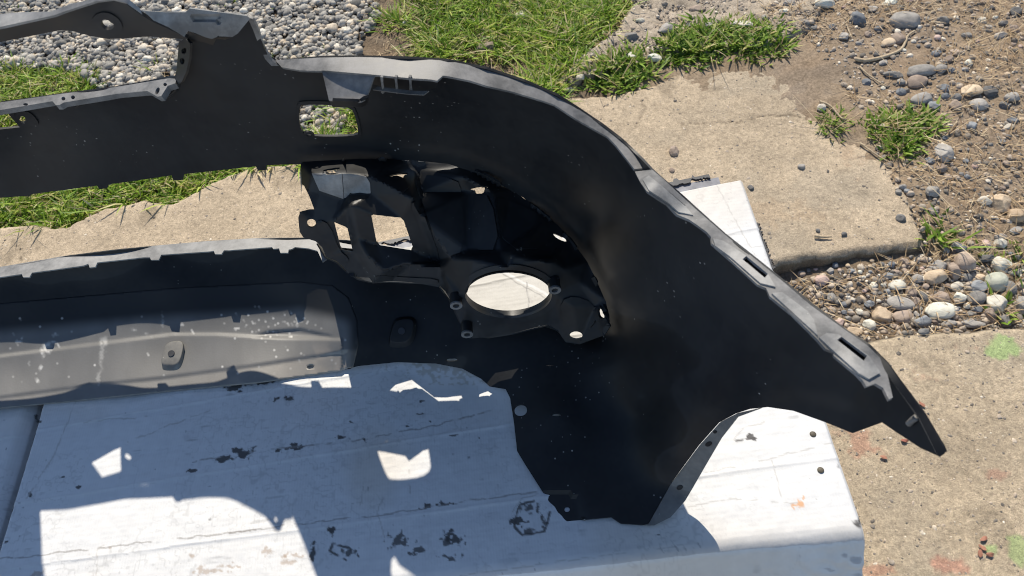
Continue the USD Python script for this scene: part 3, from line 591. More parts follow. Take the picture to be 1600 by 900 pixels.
# ------------------------------------------------------------------ the bumper: outlines measured in the photograph, each with its own distance
D_skin = smooth_depth([
    (-240, 100, 1.02), (-340, 60, 1.06), (-340, 240, .87), (-340, 360, .72), (-340, 475, .61), (-340, 560, .53), (-340, 690, .510),
    (-200, 215, .895), (-148, 186, .924), (35, 187, .878), (0, 162, .921), (77, 150, .925), (170, 139, .930), (265, 130, .938), (-200, 335, .746), (0, 306, .749), (125, 295, .750), (250, 280, .750), (310, 270, .750), (365, 265, .757), (430, 258, .763), (470, 254, .767),
    (335, 130, .95), (300, 62, 1.035), (390, 30, 1.06), (345, 60, 1.03), (430, 96, .989), (515, 187, .862), (500, 91, 1.001), (560, 90, 1.002), (630, 93, 1.0), (700, 97, .996), (760, 110, .985), (820, 130, .972), (900, 170, .947), (950, 205, .930), (994, 245, .920), (1025, 300, .914),
    (1070, 315, .920), (1130, 372, .930), (1200, 430, .940), (1320, 525, .951), (1380, 568, .955), (1475, 705, .938),
    (250, 190, .856), (600, 180, .868), (700, 180, .868), (640, 246, .79), (720, 256, .775), (800, 300, .735), (870, 352, .69), (920, 420, .635), (948, 500, .587), (860, 250, .815), (950, 330, .745), (820, 200, .868),
    (1012, 400, .79), (1000, 500, .66), (1000, 650, .552), (1060, 700, .60), (1100, 500, .80), (1100, 600, .72), (1015, 818, .506), (1048, 757, .528), (1081, 712, .588), (1124, 661, .662), (1150, 646, .700), (1190, 638, .755), (1240, 643, .79), (1290, 660, .822), (1330, 676, .850), (1380, 661, .893), (1440, 698, .918), (1250, 560, .87),
    (-200, 664, .510), (0, 637, .510), (200, 617, .510), (400, 598, .510), (540, 578, .510), (620, 566, .510), (720, 575, .513), (760, 594, .513), (797, 620, .511), (805, 695, .508), (860, 785, .5055), (880, 815, .505), (970, 818, .505),
    (250, 550, .5155), (30, 580, .5155), (450, 535, .517), (869, 648, .538), (560, 534, .540), (920, 720, .516), (900, 600, .54), (950, 570, .57), (640, 500, .548), (706, 562, .527), (706, 540, .54),
    (-200, 455, .612), (0, 420, .613), (100, 403, .613), (250, 384, .613), (400, 375, .613), (500, 375, .613), (650, 392, .608), (720, 452, .585), (745, 512, .556), (840, 507, .556), (905, 533, .552), (940, 522, .567),
    (-200, 555, .530), (73, 525, .530), (271, 500, .531), (468, 491, .533), (30, 470, .572), (250, 440, .574), (450, 430, .576), (560, 460, .572)], 1e-6)
def wave_off(p):
    """creases of the moulding: small offsets towards the inside"""
    off = np.zeros(len(p))
    d, _ = seg_dist(p, [(470, 243), (560, 236), (640, 236), (720, 245), (800, 278), (870, 330), (920, 395), (955, 470), (965, 530)])
    off += .004 * (1 - smooth01(d, 3, 9))
    for line, h, w in (([(85, 165), (125, 228), (60, 238)], .0022, 1.6), ([(-200, 590), (60, 555), (250, 527), (340, 524), (430, 526)], .0, 1)):
        d, _ = seg_dist(p, line); off += h * (1 - smooth01(d, w * .4, w * 2))
    d, _ = seg_dist(p, [(1180, 610), (1240, 600), (1330, 620)]); off += .004 * (1 - smooth01(d, 0, 30))
    k = ellipse(878, 798, 44, 34); pg = sg.Polygon([(838, 766), (885, 766), (903, 775), (912, 800), (912, 830), (860, 830)])
    ins = shapely.contains_xy(pg, p[:, 0], p[:, 1]); dist = shapely.distance(shapely.points(p), pg.exterior)
    off += np.where(ins, -.006 * smooth01(dist, 0, 5), 0)
    d, _ = seg_dist(p, [(985, 545), (1003, 590), (1010, 640)]); off += .0015 * (1 - smooth01(d, 0, 5))
    off += (n2(p, .02, 141, 2) - .5) * .003 * (p[:, 0] > 1000)
    # stepped lines along the valance
    d = p[:, 1] - np.interp(p[:, 0], [-200, 0, 120, 270, 340, 440, 520], [600, 556, 541, 522, 522, 528, 530])
    off += np.where((p[:, 0] < 535), .0035 * smooth01(d, -2.5, 2.5), 0)
    arc = sg.Polygon([(385, 528), (420, 515), (470, 511), (515, 522), (530, 530)]); off += np.where(shapely.contains_xy(arc, p[:, 0], p[:, 1]), -.004 * smooth01(shapely.distance(shapely.points(p), arc.exterior), 0, 7), 0)
    d = p[:, 1] - np.interp(p[:, 0], [-200, 0, 150, 250, 400, 540], [655, 622, 602, 592, 572, 550])
    off += np.where((p[:, 0] < 545) & (d > -4), -.003 * smooth01(d, -4, 2), 0)
    return off
SKIN = [(-340, 240), (-340, 60), (-238, 60), (-200, 120), (-150, 185), (0, 162), (100, 148), (180, 138), (230, 129), (265, 122), (274, 121), (278, 100), (283, 72), (290, 54), (330, 58), (360, 55), (386, 28), (396, 38), (404, 52), (412, 74), (420, 90), (432, 97),
        (500, 91), (560, 90), (640, 92), (700, 96), (760, 108), (820, 128), (870, 150), (900, 169), (940, 196), (970, 219), (1000, 247), (1020, 268), (1070, 312), (1130, 366), (1200, 422), (1267, 477), (1320, 518), (1356, 541), (1385, 570), (1402, 594), (1440, 645), (1472, 699), (1475, 707), (1467, 713),
        (1438, 700), (1400, 675), (1378, 660), (1362, 666), (1332, 677), (1290, 660), (1240, 642), (1200, 636), (1172, 639), (1150, 646), (1124, 660), (1092, 696), (1048, 756), (1014, 817), (1004, 820), (970, 818), (955, 808), (880, 815), (866, 803), (855, 780), (820, 725), (808, 705), (803, 660), (797, 622), (790, 608), (765, 604), (752, 592), (722, 576), (680, 568), (620, 566), (560, 572), (530, 580),
        (400, 598), (250, 612), (100, 628), (0, 637), (-340, 690), (-340, 475), (-200, 455), (0, 419), (100, 401), (180, 391), (250, 384), (320, 378), (400, 373), (480, 372), (545, 376), (600, 385), (650, 394), (690, 420), (716, 455), (735, 500), (750, 513), (840, 506), (870, 513), (905, 533), (938, 522), (946, 500), (930, 440), (903, 398), (868, 352), (818, 309), (760, 276), (700, 256), (640, 250), (560, 251), (478, 256),
        (417, 258), (415, 266), (403, 267), (400, 260), (380, 262), (288, 272), (286, 281), (271, 282), (268, 274), (200, 284), (170, 288), (168, 294), (155, 296), (152, 290), (100, 297), (52, 303), (45, 306), (0, 309), (-200, 336), (-340, 360)]
H = [chaikin([(473, 163), (547, 165), (556, 185), (560, 204), (558, 213), (478, 213), (470, 202), (467, 185), (468, 168)], 2),
     [(-22, 184), (12, 177), (31, 199), (-26, 205)], ellipse(35, 187, 5, 5.5, 16), chaikin([(555, 533), (567, 532), (568, 535), (556, 536)], 1), chaikin([(697, 561), (714, 560), (715, 564), (698, 565)], 1), chaikin([(862, 646), (876, 646), (877, 650), (862, 650)], 1),
     ellipse(813, 641, 10.5, 9, 24), ellipse(706, 569, 6, 4, 16), ellipse(760, 594, 4.5, 4, 14), ellipse(886, 796, 4.5, 4, 14), chaikin([(479, 572), (489, 569), (491, 575), (481, 577)], 1)]
bumper = thing('car_bumper', 'black plastic front car bumper cover seen from its hollow inside, standing on white boxes', 'car bumper', tuple(at((900, 815), z=T)))
VAL = [(-200, 500), (0, 474), (271, 450), (468, 440), (520, 446), (545, 465), (558, 500), (560, 540), (552, 574), (540, 577), (530, 580), (400, 598), (250, 612), (100, 628), (0, 637), (-200, 664)]
cut = sg.Polygon(VAL[:10] + [(575, 600), (400, 625), (0, 670), (-200, 700)]).buffer(-1.2)
SKIN = max(getattr(sg.Polygon(SKIN).buffer(0).difference(cut), 'geoms', [sg.Polygon(SKIN).buffer(0).difference(cut)]), key=lambda g: g.area)
SKIN = np.array(SKIN.exterior.coords)[:-1]
H = [h for h in H if sg.Polygon(SKIN).contains(sg.Polygon(h))]
v, f = shell(SKIN, D_skin, H, .003, 8.0, 4.0, wave_off)
LIT = sg.Polygon([(-300, 520), (0, 510), (540, 470), (545, 575), (400, 600), (0, 640), (-300, 670)])
obj('outer_shell', (v, f), M_skin, bumper, smooth=35)
# valance: the dusty inner face of the lower lip, sunlit area painted paler, a thin skin over the shell
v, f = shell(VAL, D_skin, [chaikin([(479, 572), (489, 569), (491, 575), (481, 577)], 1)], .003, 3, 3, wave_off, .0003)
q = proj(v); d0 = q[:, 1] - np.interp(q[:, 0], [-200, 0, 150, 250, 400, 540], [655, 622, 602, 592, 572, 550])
col = np.array([.15, .148, .144]) * (.06 + .92 * smooth01(q[:, 1] - np.interp(q[:, 0], [-200, 0, 271, 468, 600], [500, 474, 450, 440, 470]), 32, 56) * (1 - smooth01(q[:, 0], 536, 556)))[:, None] * (.75 + .5 * n2(q, .012, 201)[:, None]) * (.85 + .3 * n2(q * [1, .4], .06, 202)[:, None])  # grey fades out past the sunlit boundary: light put into the colour
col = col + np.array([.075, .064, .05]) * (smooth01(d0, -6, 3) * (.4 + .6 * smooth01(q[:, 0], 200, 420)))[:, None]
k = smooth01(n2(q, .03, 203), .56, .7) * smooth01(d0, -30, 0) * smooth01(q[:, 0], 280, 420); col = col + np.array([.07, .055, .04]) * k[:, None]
w = np.c_[n2(q, .09, 204) - .5, n2(q, .09, 205) - .5] * 10
for cx, cy, rx, ry, s in ((74, 543, 7, 9, .9), (66, 552, 4, 8, .9), (84, 535, 9, 3, .6), (64, 575, 2, 5, .9), (58, 594, 2.5, 5, .9), (87, 524, 6, 2.5, .9), (30, 533, 4, 2, .8), (33, 528, 2, 2, .8), (46, 568, 2, 4, .7), (20, 588, 2, 2, .8), (163, 535, 6, 8, .5), (158, 555, 4, 22, .35), (155, 590, 3, 14, .3), (254, 503, 1.4, 14, .6), (208, 515, 5, 1.5, .6), (228, 522, 3, 2, .8), (300, 518, 2, 4, .8), (365, 515, 2, 3, .8), (283, 508, 2.5, 2.5, .7), (465, 505, 2, 6, .8), (446, 502, 4, 2, .5)):
    r = np.hypot((q[:, 0] + w[:, 0] - cx) / rx, (q[:, 1] + w[:, 1] - cy) / ry); k = (1 - smooth01(r, .5, 1.25)) * s * .8 * (.4 + .6 * (n2(q, .3, 206) > .42)); col = col * (1 - k[:, None]) + np.array([.66, .65, .62]) * k[:, None]
r0 = np.random.default_rng(8)
for a, b in [(r0.normal(425, 32), r0.normal(508, 13)) for _ in range(80)] + [(r0.uniform(0, 540), r0.uniform(495, 600)) for _ in range(60)]:
    near = (np.abs(q[:, 0] - a) < 6) & (np.abs(q[:, 1] - b) < 8); r = np.hypot((q[near, 0] - a - (q[near, 1] - b) * .2) / r0.uniform(.7, 1.3), (q[near, 1] - b) / r0.uniform(.8, 2.8)); k = (1 - smooth01(r, .5, 1.2)) * r0.uniform(.3, .9)
    col[near] = col[near] * (1 - k[:, None]) + np.array([.62, .61, .58]) * k[:, None]
obj('valance', (v, f), M_dusty_sunlit, bumper, smooth=True, tint=col, label='dusty valance along the bottom edge, sunlit grey painted in')
# lower grille: flat lip along its lower edge, with clip tabs
LIP = [(-200, 452), (0, 417), (100, 400), (180, 390), (250, 383), (320, 377), (400, 372), (480, 371), (560, 376), (640, 389), (642, 396), (560, 389), (520, 386), (510, 405), (504, 409), (496, 392), (482, 388), (461, 386), (456, 389), (451, 390), (450, 395), (438, 395), (436, 388), (427, 389), (425, 386), (358, 391), (350, 391), (346, 397), (336, 397), (334, 392), (325, 393), (252, 398), (248, 406), (236, 406), (234, 402), (225, 402),
       (152, 410), (149, 417), (140, 418), (138, 412), (130, 415), (50, 426), (46, 433), (36, 433), (34, 428), (0, 433), (-60, 444), (-66, 452), (-76, 454), (-80, 448), (-200, 470)]
v, f = shell(LIP, smooth_depth([(-200, 452, .614), (0, 417, .6145), (250, 383, .6145), (480, 371, .6145), (640, 389, .610), (0, 433, .6145), (250, 400, .6145), (460, 386, .6145), (-200, 470, .614)]), (), .0025, 6, 3)
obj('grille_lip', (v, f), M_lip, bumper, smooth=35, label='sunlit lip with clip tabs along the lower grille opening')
# lip along the upper grille opening
BAR = [(-200, 200), (0, 160), (100, 146), (180, 136), (265, 122), (276, 120), (274, 130), (262, 134), (252, 150), (246, 151), (230, 142), (180, 147), (100, 160), (93, 164), (87, 164), (82, 158), (0, 172), (-200, 214)]
def z_of(px): return CAM[2] + (ray(px) / D_skin(px)[:, None])[:, 2]
def level(outer, inner, drop=0.0):
    """controls of a flange that turns in level from the edge of the shell"""
    o, i_ = np.array(outer, float), np.array(inner, float); zo = z_of(o); k = cKDTree(o).query(i_)[1]
    return [(a, b, z) for (a, b), z in zip(o, zo)] + [(a, b, zo[j] - drop) for (a, b), j in zip(i_, k)]
v, f = shell(BAR, smooth_depth(level([(-200, 202), (-100, 183), (0, 161), (100, 147), (180, 137), (265, 122)], [(0, 173), (100, 161), (180, 148), (250, 151), (-200, 215)], .001), 1e-7), [ellipse(99, 154, 3.2, 3, 12), ellipse(114, 152, 3.2, 3, 12), ellipse(-58, 177, 3, 3, 12), ellipse(-43, 174, 3, 3, 12), ellipse(258, 132, 3, 2.6, 12), ellipse(246, 142, 3, 6, 12, .4), ellipse(40, 163, 4, 2, 10)], .008, 6, 3)
obj('upper_lip', (v, f), M_flange, bumper, smooth=35)
pd = lambda c: smooth_depth(c)
loop = np.array([(255, 150), (262, 140), (272, 134), (276, 139), (268, 147), (258, 153)])
def strap(line, r, depth, lift=.004):
    p = np.array(line, float); q = depth(p); d = ray(p); P = CAM + d / q[:, None] - d / np.linalg.norm(d, axis=1, keepdims=True) * lift
    return tube(P, r)
def tube(P, r, n=8):
    P = np.asarray(P, float); t = np.gradient(P, axis=0); t /= np.maximum(np.linalg.norm(t, axis=1, keepdims=True), 1e-9)
    a = np.cross(t, [0.3, .2, 1.0]); a /= np.linalg.norm(a, axis=1, keepdims=True); b = np.cross(t, a)
    r = np.broadcast_to(r, len(P)); th = np.arange(n) / n * 2 * np.pi
    V = (P[:, None] + r[:, None, None] * (np.cos(th)[None, :, None] * a[:, None] + np.sin(th)[None, :, None] * b[:, None])).reshape(-1, 3)
    i = np.arange(len(P) - 1)[:, None] * n + np.arange(n)[None]; j = np.arange(len(P) - 1)[:, None] * n + (np.arange(n)[None] + 1) % n
    Fc = np.vstack([np.stack([i, j, j + n], -1).reshape(-1, 3), np.stack([i, j + n, i + n], -1).reshape(-1, 3)])
    c0, c1 = len(V), len(V) + 1; V = np.vstack([V, P[0], P[-1]]); k = np.arange(n)
    Fc = np.vstack([Fc, np.stack([(k + 1) % n, k, np.full(n, c0)], 1), np.stack([(len(P) - 1) * n + k, (len(P) - 1) * n + (k + 1) % n, np.full(n, c1)], 1)])
    return V, Fc
obj('clip_loop', strap(loop, .0022, D_skin, .006), M_skin, bumper, smooth=True)
obj('clip_loop', strap([(105, 166), (112, 161), (122, 159), (126, 162), (120, 167)], .0018, D_skin, .005), M_skin, bumper, smooth=True)
# hanging plate at the left with its bolt hole is part of the shell; the raised plate round it
v, f = shell(chaikin([(20, 176), (40, 173), (52, 180), (61, 193), (56, 197), (33, 199)], 1), D_skin, [ellipse(35, 187, 5, 5.5, 16)], .002, 5, 3, None, .004); obj('bolt_plate', (v, f), M_skin, bumper, smooth=30)
# pillar: side lip with slots, and its bright right edge
PIL = [(279, 66), (289, 60), (297, 68), (296, 90), (291, 112), (284, 128), (274, 134), (271, 128), (276, 108), (278, 84)]
v, f = shell(PIL, smooth_depth([(279, 66, 1.035), (289, 60, 1.045), (297, 68, 1.045), (296, 90, 1.02), (284, 128, .965), (271, 128, .94), (276, 108, .975)]), [chaikin([(283, 77), (291, 74), (291, 84), (284, 84)], 1), chaikin([(281, 90), (289, 92), (287, 101), (281, 99)], 1)], .003, 4, 2.2)
obj('pillar_lip', (v, f), M_skin, bumper, smooth=30)
v, f = shell([(386, 26), (395, 30), (404, 48), (414, 76), (424, 94), (436, 103), (424, 103), (414, 92), (405, 72), (396, 48)], smooth_depth([(386, 26, 1.064), (395, 30, 1.062), (414, 76, 1.01), (436, 103, .985), (405, 72, 1.015), (424, 103, .985)]), (), .003, 5, 3)
obj('pillar_edge', (v, f), M_flange, bumper, smooth=30)
# bonnet edge: dark hook with its bolt hole, lit top faces
HOOK = [(-200, 70), (0, 45), (85, 25), (100, 19), (150, 3), (175, 0), (197, 6), (215, 20), (238, 34), (265, 46), (294, 60), (290, 62), (282, 61), (230, 57), (197, 60), (168, 61), (140, 56), (115, 49), (95, 47), (0, 66), (-200, 100)]
v, f = shell(HOOK, smooth_depth([(-200, 70, 1.085), (0, 45, 1.09), (100, 19, 1.105), (175, 0, 1.115), (215, 20, 1.10), (265, 46, 1.07), (294, 60, 1.05), (0, 66, 1.06), (95, 47, 1.065), (168, 61, 1.055), (230, 57, 1.05)]), [chaikin([(157, 33), (166, 30), (178, 36), (178, 44), (170, 48), (160, 44)], 2)], .004, 6, 3)
obj('bonnet_hook', (v, f), M_hook, bumper, smooth=35)
ring = [chaikin([(143, 30), (152, 21), (168, 19), (184, 28), (192, 40), (190, 50), (176, 52), (156, 49), (146, 42)], 2)]
v, f = shell(ring[0], smooth_depth([(-200, 70, 1.085), (0, 45, 1.09), (100, 19, 1.105), (175, 0, 1.115), (215, 20, 1.10), (265, 46, 1.07), (294, 60, 1.05), (0, 66, 1.06), (95, 47, 1.065), (168, 61, 1.055), (230, 57, 1.05)]), [chaikin([(157, 33), (166, 30), (178, 36), (178, 44), (170, 48), (160, 44)], 2)], .002, 4, 2.5, None, .003)
obj('bolt_boss', (v, f), M_hook, bumper, smooth=30)
v, f = shell([(-200, 40), (0, 22), (30, 19), (80, 18), (110, 6), (150, -2), (200, -2), (218, 12), (222, 22), (198, 5), (175, -1), (150, 2), (100, 18), (84, 24), (0, 42), (-200, 68)], smooth_depth([(-200, 40, 1.09), (0, 22, 1.096), (110, 6, 1.112), (200, -2, 1.118), (222, 22, 1.104), (0, 42, 1.094), (150, 2, 1.118), (-200, 68, 1.088)]), (), .003, 6, 3)
obj('bonnet_lip', (v, f), M_lip, bumper, smooth=35, label='sunlit top lip of the bonnet edge')
PLAT = [(224, 17), (260, 19), (290, 19), (296, 13), (318, 16), (350, 20), (386, 25), (391, 29), (380, 42), (372, 52), (363, 58), (350, 57), (341, 57), (331, 61), (320, 58), (306, 52), (293, 48), (288, 58), (276, 50), (262, 42), (240, 32)]
v, f = shell(PLAT, smooth_depth([(224, 17, 1.098), (260, 19, 1.09), (290, 19, 1.084), (386, 25, 1.072), (391, 29, 1.068), (363, 58, 1.055), (331, 61, 1.055), (293, 48, 1.066), (262, 42, 1.078), (340, 40, 1.070)]), (), .003, 5, 3, lambda p: -.004 * shapely.contains_xy(sg.Polygon([(296, 24), (345, 25), (343, 35), (300, 30)]), p[:, 0], p[:, 1]))
obj('bonnet_platform', (v, f), M_lip, bumper, smooth=25, label='sunlit grey platform on top of the pillar')
v, f = shell([(293, 49), (331, 61), (341, 58), (363, 58), (352, 62), (338, 61), (333, 71), (318, 66), (291, 62)], smooth_depth([(293, 49, 1.063), (331, 61, 1.053), (363, 58, 1.053), (333, 71, 1.03), (291, 62, 1.04)]), (), .002, 5, 3); obj('platform_skirt', (v, f), M_skin, bumper, smooth=30)
# fender edge: the lit flange along the whole upper right edge
OUT = [(430, 94), (500, 90), (560, 89), (640, 91), (700, 95), (760, 107), (820, 127), (870, 149), (900, 168), (940, 195), (970, 218), (1000, 245), (1017, 262)]
INN = [(991, 264), (985, 256), (963, 228), (950, 214), (900, 186), (867, 164), (850, 158), (800, 143), (760, 134), (735, 126), (700, 119), (692, 118), (683, 126), (672, 124), (640, 122), (588, 117), (505, 110), (500, 111), (470, 110), (440, 105)]
zt = [(430, 94, .9895), (500, 90, 1.0015), (560, 89, 1.0025), (640, 91, 1.0), (700, 95, .997), (760, 107, .986), (820, 127, .9735), (900, 168, .9485), (950, 204, .931), (1000, 245, .9195), (991, 264, .9185), (950, 214, .929), (900, 186, .944), (800, 143, .973), (735, 126, .987), (692, 118, .995), (640, 122, .997), (588, 117, .999), (500, 111, .998), (440, 105, .990)]
v, f = shell(OUT + INN, smooth_depth(zt), (), .003, 6, 3)
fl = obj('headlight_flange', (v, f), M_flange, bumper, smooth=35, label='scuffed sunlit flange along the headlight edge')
zf = [(1017, 262, .9185), (1000, 262, .918), (1010, 297, .914), (1037, 280, .9185), (1083, 323, .9235), (1060, 333, .918), (1107, 363, .924), (1137, 370, .932), (1112, 377, .924), (1183, 407, .939), (1183, 443, .934), (1220, 437, .943), (1237, 487, .940), (1267, 477, .948), (1277, 527, .944), (1317, 513, .952), (1339, 584, .948), (1356, 540, .955), (1387, 571, .957), (1392, 627, .949), (1379, 584, .954)]
OUTF = [(1000, 258), (1017, 264), (1037, 280), (1083, 323), (1137, 370), (1183, 407), (1220, 437), (1267, 477), (1317, 513), (1356, 540), (1387, 571)]
OUT2 = [(1019, 265), (1037, 280), (1083, 323), (1137, 370), (1183, 407), (1220, 437), (1267, 477), (1317, 513), (1356, 540), (1387, 571), (1387, 586), (1395, 621), (1389, 624)]
INN2 = [(1380, 606), (1368, 599), (1354, 604), (1348, 594), (1339, 585), (1303, 556), (1301, 549), (1290, 545), (1277, 530), (1237, 490), (1203, 463), (1197, 450), (1183, 444), (1137, 402), (1112, 380), (1111, 370), (1104, 362), (1077, 343), (1058, 335), (1044, 320), (1010, 298), (1000, 284), (992, 268)]
D_ff = smooth_depth(level(OUTF, [(992, 268), (1010, 298), (1058, 335), (1104, 362), (1112, 380), (1137, 402), (1183, 444), (1203, 463), (1237, 490), (1277, 530), (1303, 556), (1339, 585), (1378, 614), (1392, 628)], -.004), 1e-6)
SLOT = [[(1039, 303), (1045, 299), (1071, 321), (1067, 326)], [(1160, 405), (1166, 400), (1200, 428), (1195, 434)], [(1308, 531), (1315, 526), (1355, 556), (1350, 564)]]
v, f = shell(OUT2 + INN2, D_ff, SLOT, .003, 6, 3)
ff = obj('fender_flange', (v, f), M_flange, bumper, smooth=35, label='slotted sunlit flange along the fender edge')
for pad in ([(1004, 280), (1014, 274), (1036, 292), (1072, 323), (1083, 336), (1060, 331), (1046, 318), (1014, 297)], [(1114, 372), (1130, 376), (1160, 395), (1200, 428), (1212, 448), (1188, 442), (1140, 400), (1118, 384)], [(1206, 458), (1222, 456), (1262, 486), (1272, 500), (1278, 524), (1240, 489)], [(1280, 527), (1292, 520), (1310, 522), (1358, 556), (1376, 582), (1358, 592), (1342, 583), (1306, 551)]):
    inside = [s for s in SLOT if sg.Polygon(pad).contains(sg.Polygon(s))]
    v, f = shell(pad, D_ff, inside, .003, 5, 3, None, .003); obj('raised_pad', (v, f), M_lip, ff, smooth=30)
    if not inside: continue
for s in SLOT:
    c = np.mean(s, 0); v, f = shell(c + (np.array(s) - c) * 1.25, D_ff, (), .001, 6, 3, None, -.008); obj('slot_pocket', (v, f), M_skin, ff)
v, f = shell([(1356, 538), (1388, 568), (1404, 592), (1442, 643), (1476, 702), (1476, 709), (1468, 714), (1462, 706), (1436, 652), (1398, 600), (1384, 582)], smooth_depth([(1356, 538, .958), (1388, 568, .960), (1442, 643, .950), (1476, 702, .942), (1468, 714, .938), (1436, 652, .948), (1398, 600, .957)]), (), .004, 5, 3)
obj('rear_tip_edge', (v, f), M_skin, bumper, smooth=30)
tp = np.array([(1420, 662), (1426, 656), (1432, 652)]); obj('tip_clip', strap(tp, .0028, D_skin, .004), M_flange, bumper, smooth=True)
# headlight bracket with its recess
D_br = facet_depth([(500, 108, .998), (590, 116, .998), (505, 112, .996), (586, 119, .996), (514, 157, .978), (566, 158, .978), (583, 122, .995), (574, 146, .982), (480, 100, 1.0), (600, 110, 1.0), (500, 170, .975), (590, 165, .975)])
v, f = shell([(503, 110), (588, 117), (583, 123), (576, 144), (570, 155), (563, 159), (514, 157)], D_br, (), .003, 6, 3, None, .001)
br = obj('headlight_bracket', (v, f), M_flange, bumper, smooth=25, label='scratched grey bracket below the headlight edge')
v, f = shell([(514, 157), (563, 159), (570, 154), (577, 152), (574, 163), (567, 167), (520, 168)], smooth_depth([(514, 157, .978), (563, 159, .978), (577, 152, .981), (567, 167, .955), (520, 168, .955)]), (), .003, 5, 3); obj('bracket_lip', (v, f), M_skin, br, smooth=30)
v, f = shell([(585, 118), (640, 122), (676, 126), (684, 130), (680, 140), (650, 142), (600, 136), (583, 132)], smooth_depth([(585, 118, .993), (684, 130, .985), (583, 132, .96), (680, 140, .955), (640, 140, .952)]), (), .002, 5, 3, None, -.004); obj('recess_wall', (v, f), M_skin, br, smooth=30)
v, f = shell([(582, 140), (590, 135), (620, 139), (650, 142), (670, 142), (662, 148), (640, 147), (605, 143)], smooth_depth([(582, 140, .968), (590, 135, .970), (650, 142, .966), (670, 142, .966), (640, 147, .965), (605, 143, .967)]), (), .002, 5, 3, None, .010); obj('recess_shelf', (v, f), M_flange, br, smooth=30)
for x in (597, 619, 641):
    v, f = shell([(x - 3, 120), (x + 1, 121), (x + 4, 145), (x + 1, 147)], smooth_depth([(x - 3, 120, .995), (x + 2, 121, .995), (x + 4, 145, .962), (x + 1, 147, .962)]), (), .003, 3, 3, None, .006); obj('rib', (v, f), M_flange, br)
# wheel arch: turned-out edge
v, f = shell([(1014, 818), (1048, 757), (1092, 697), (1124, 661), (1150, 647), (1190, 638), (1152, 652), (1126, 686), (1094, 742), (1070, 783), (1048, 808), (1022, 821), (1004, 821)],
    smooth_depth([(1014, 818, .506), (1048, 757, .529), (1081, 712, .589), (1124, 661, .663), (1150, 646, .701), (1190, 638, .755), (1126, 686, .640), (1094, 742, .565), (1070, 783, .518), (1048, 808, .508), (1022, 821, .505)]), (), .003, 5, 3)
af = obj('arch_flange', (v, f), M_valance, bumper, smooth=35, label='grey dusty edge of the wheel arch')
D_af = smooth_depth([(1014, 818, .506), (1048, 757, .529), (1081, 712, .589), (1124, 661, .663), (1150, 646, .701), (1190, 638, .755), (1126, 686, .640), (1094, 742, .565), (1070, 783, .518), (1048, 808, .508), (1022, 821, .505)])
for e_ in (ellipse(1062, 762, 5, 3.5, 14, -.3), ellipse(1107, 694, 5.5, 3.5, 14, -.4), ellipse(1117, 675, 3, 2.4, 12)):  # black discs in place of holes, their shade put into the colour
    v, f = shell(e_, D_af, (), .0008, 3, 2, None, .0012); obj('rivet', (v, f), M_skin, af)
# mounting bosses on the lower face
def boss(top, foot, hole, mat, up, label):
    Pt, Pf = [], []
    qt = D_skin(np.array(top, float)); d = ray(np.array(top, float)); Pt = CAM + d / qt[:, None] - d / np.linalg.norm(d, axis=1, keepdims=True) * up
    df = ray(np.array(foot, float)); Pf = CAM + df / D_skin(np.array(foot, float))[:, None] + df / np.linalg.norm(df, axis=1, keepdims=True) * .001
    n = len(top); i = np.arange(n); j = (i + 1) % n
    mid = Pt * .9 + Pf * .1; c = Pt.mean(0); cap = c + (Pt - c) * .93 + (Pt.mean(0) - Pf.mean(0)) * .06
    V = np.vstack([Pf, mid, cap, [cap.mean(0)]]); Fc = []
    for o in (0, n): Fc += [np.stack([o + i, o + j, o + n + j], 1), np.stack([o + i, o + n + j, o + n + i], 1)]
    Fc.append(np.stack([2 * n + i, 2 * n + j, np.full(n, 3 * n)], 1)); Fc = np.vstack(Fc)
    if (np.cross(V[Fc[-1]][1] - V[Fc[-1]][0], V[Fc[-1]][2] - V[Fc[-1]][0]) @ (CAM - V[-1])) < 0: Fc = Fc[:, ::-1]
    b = obj('mounting_boss', (V, Fc), mat, bumper, smooth=50, label=label)
    h = np.array(hole, float); dh = ray(h); C = CAM + dh / np.mean(1 / np.linalg.norm(Pt.mean(0) - CAM) * np.linalg.norm(dh)) * 1.0
    nrm = np.cross(V[2 * n + n // 3] - V[2 * n], V[2 * n + 2 * n // 3] - V[2 * n]); nrm /= np.linalg.norm(nrm)
    if nrm @ (CAM - C) < 0: nrm = -nrm
    s = trimesh.creation.cylinder(.0052, .002, sections=20); s.apply_transform(trimesh.geometry.align_vectors([0, 0, 1], nrm)); s.apply_translation(cap.mean(0) + nrm * .0005)
    obj('bolt_hole', s, M_trim, b)
ch = lambda l: chaikin(l, 2)
boss(ch([(251, 566), (256, 543), (264, 534), (288, 532), (284, 556), (277, 570), (256, 570)]), ch([(253, 580), (257, 545), (264, 533), (290, 532), (288, 570), (280, 584), (258, 585)]), (266, 555), M_valance, .012, 'grey mounting boss with a bolt hole on the sunlit valance')
boss(ch([(608, 530), (616, 504), (626, 498), (648, 498), (645, 520), (637, 535), (613, 536)]), ch([(606, 538), (613, 500), (626, 494), (652, 494), (650, 525), (641, 543), (612, 545)]), (628, 520), M_skin, .010, 'black mounting boss in the shade under the fog lamp bezel')
# rim round the window in the upper bar
wn = np.array([(473, 163), (547, 165), (556, 185), (560, 204), (558, 213), (478, 213), (470, 202), (467, 185), (468, 168)], float); wc = wn.mean(0)
v, f = shell(chaikin(wc + (wn - wc) * [1.09, 1.22], 2), D_skin, [chaikin(wc + (wn - wc) * [1.005, 1.01], 2)], .003, 4, 2.5, None, .003); obj('window_rim', (v, f), M_skin, bumper, smooth=30)
v, f = shell(chaikin([(474, 208), (480, 206), (490, 209), (491, 215), (476, 215)], 1), D_skin, [ellipse(482, 211, 4, 2, 10)], .003, 3, 2, None, .004); obj('window_clip', (v, f), M_skin, bumper, smooth=30)
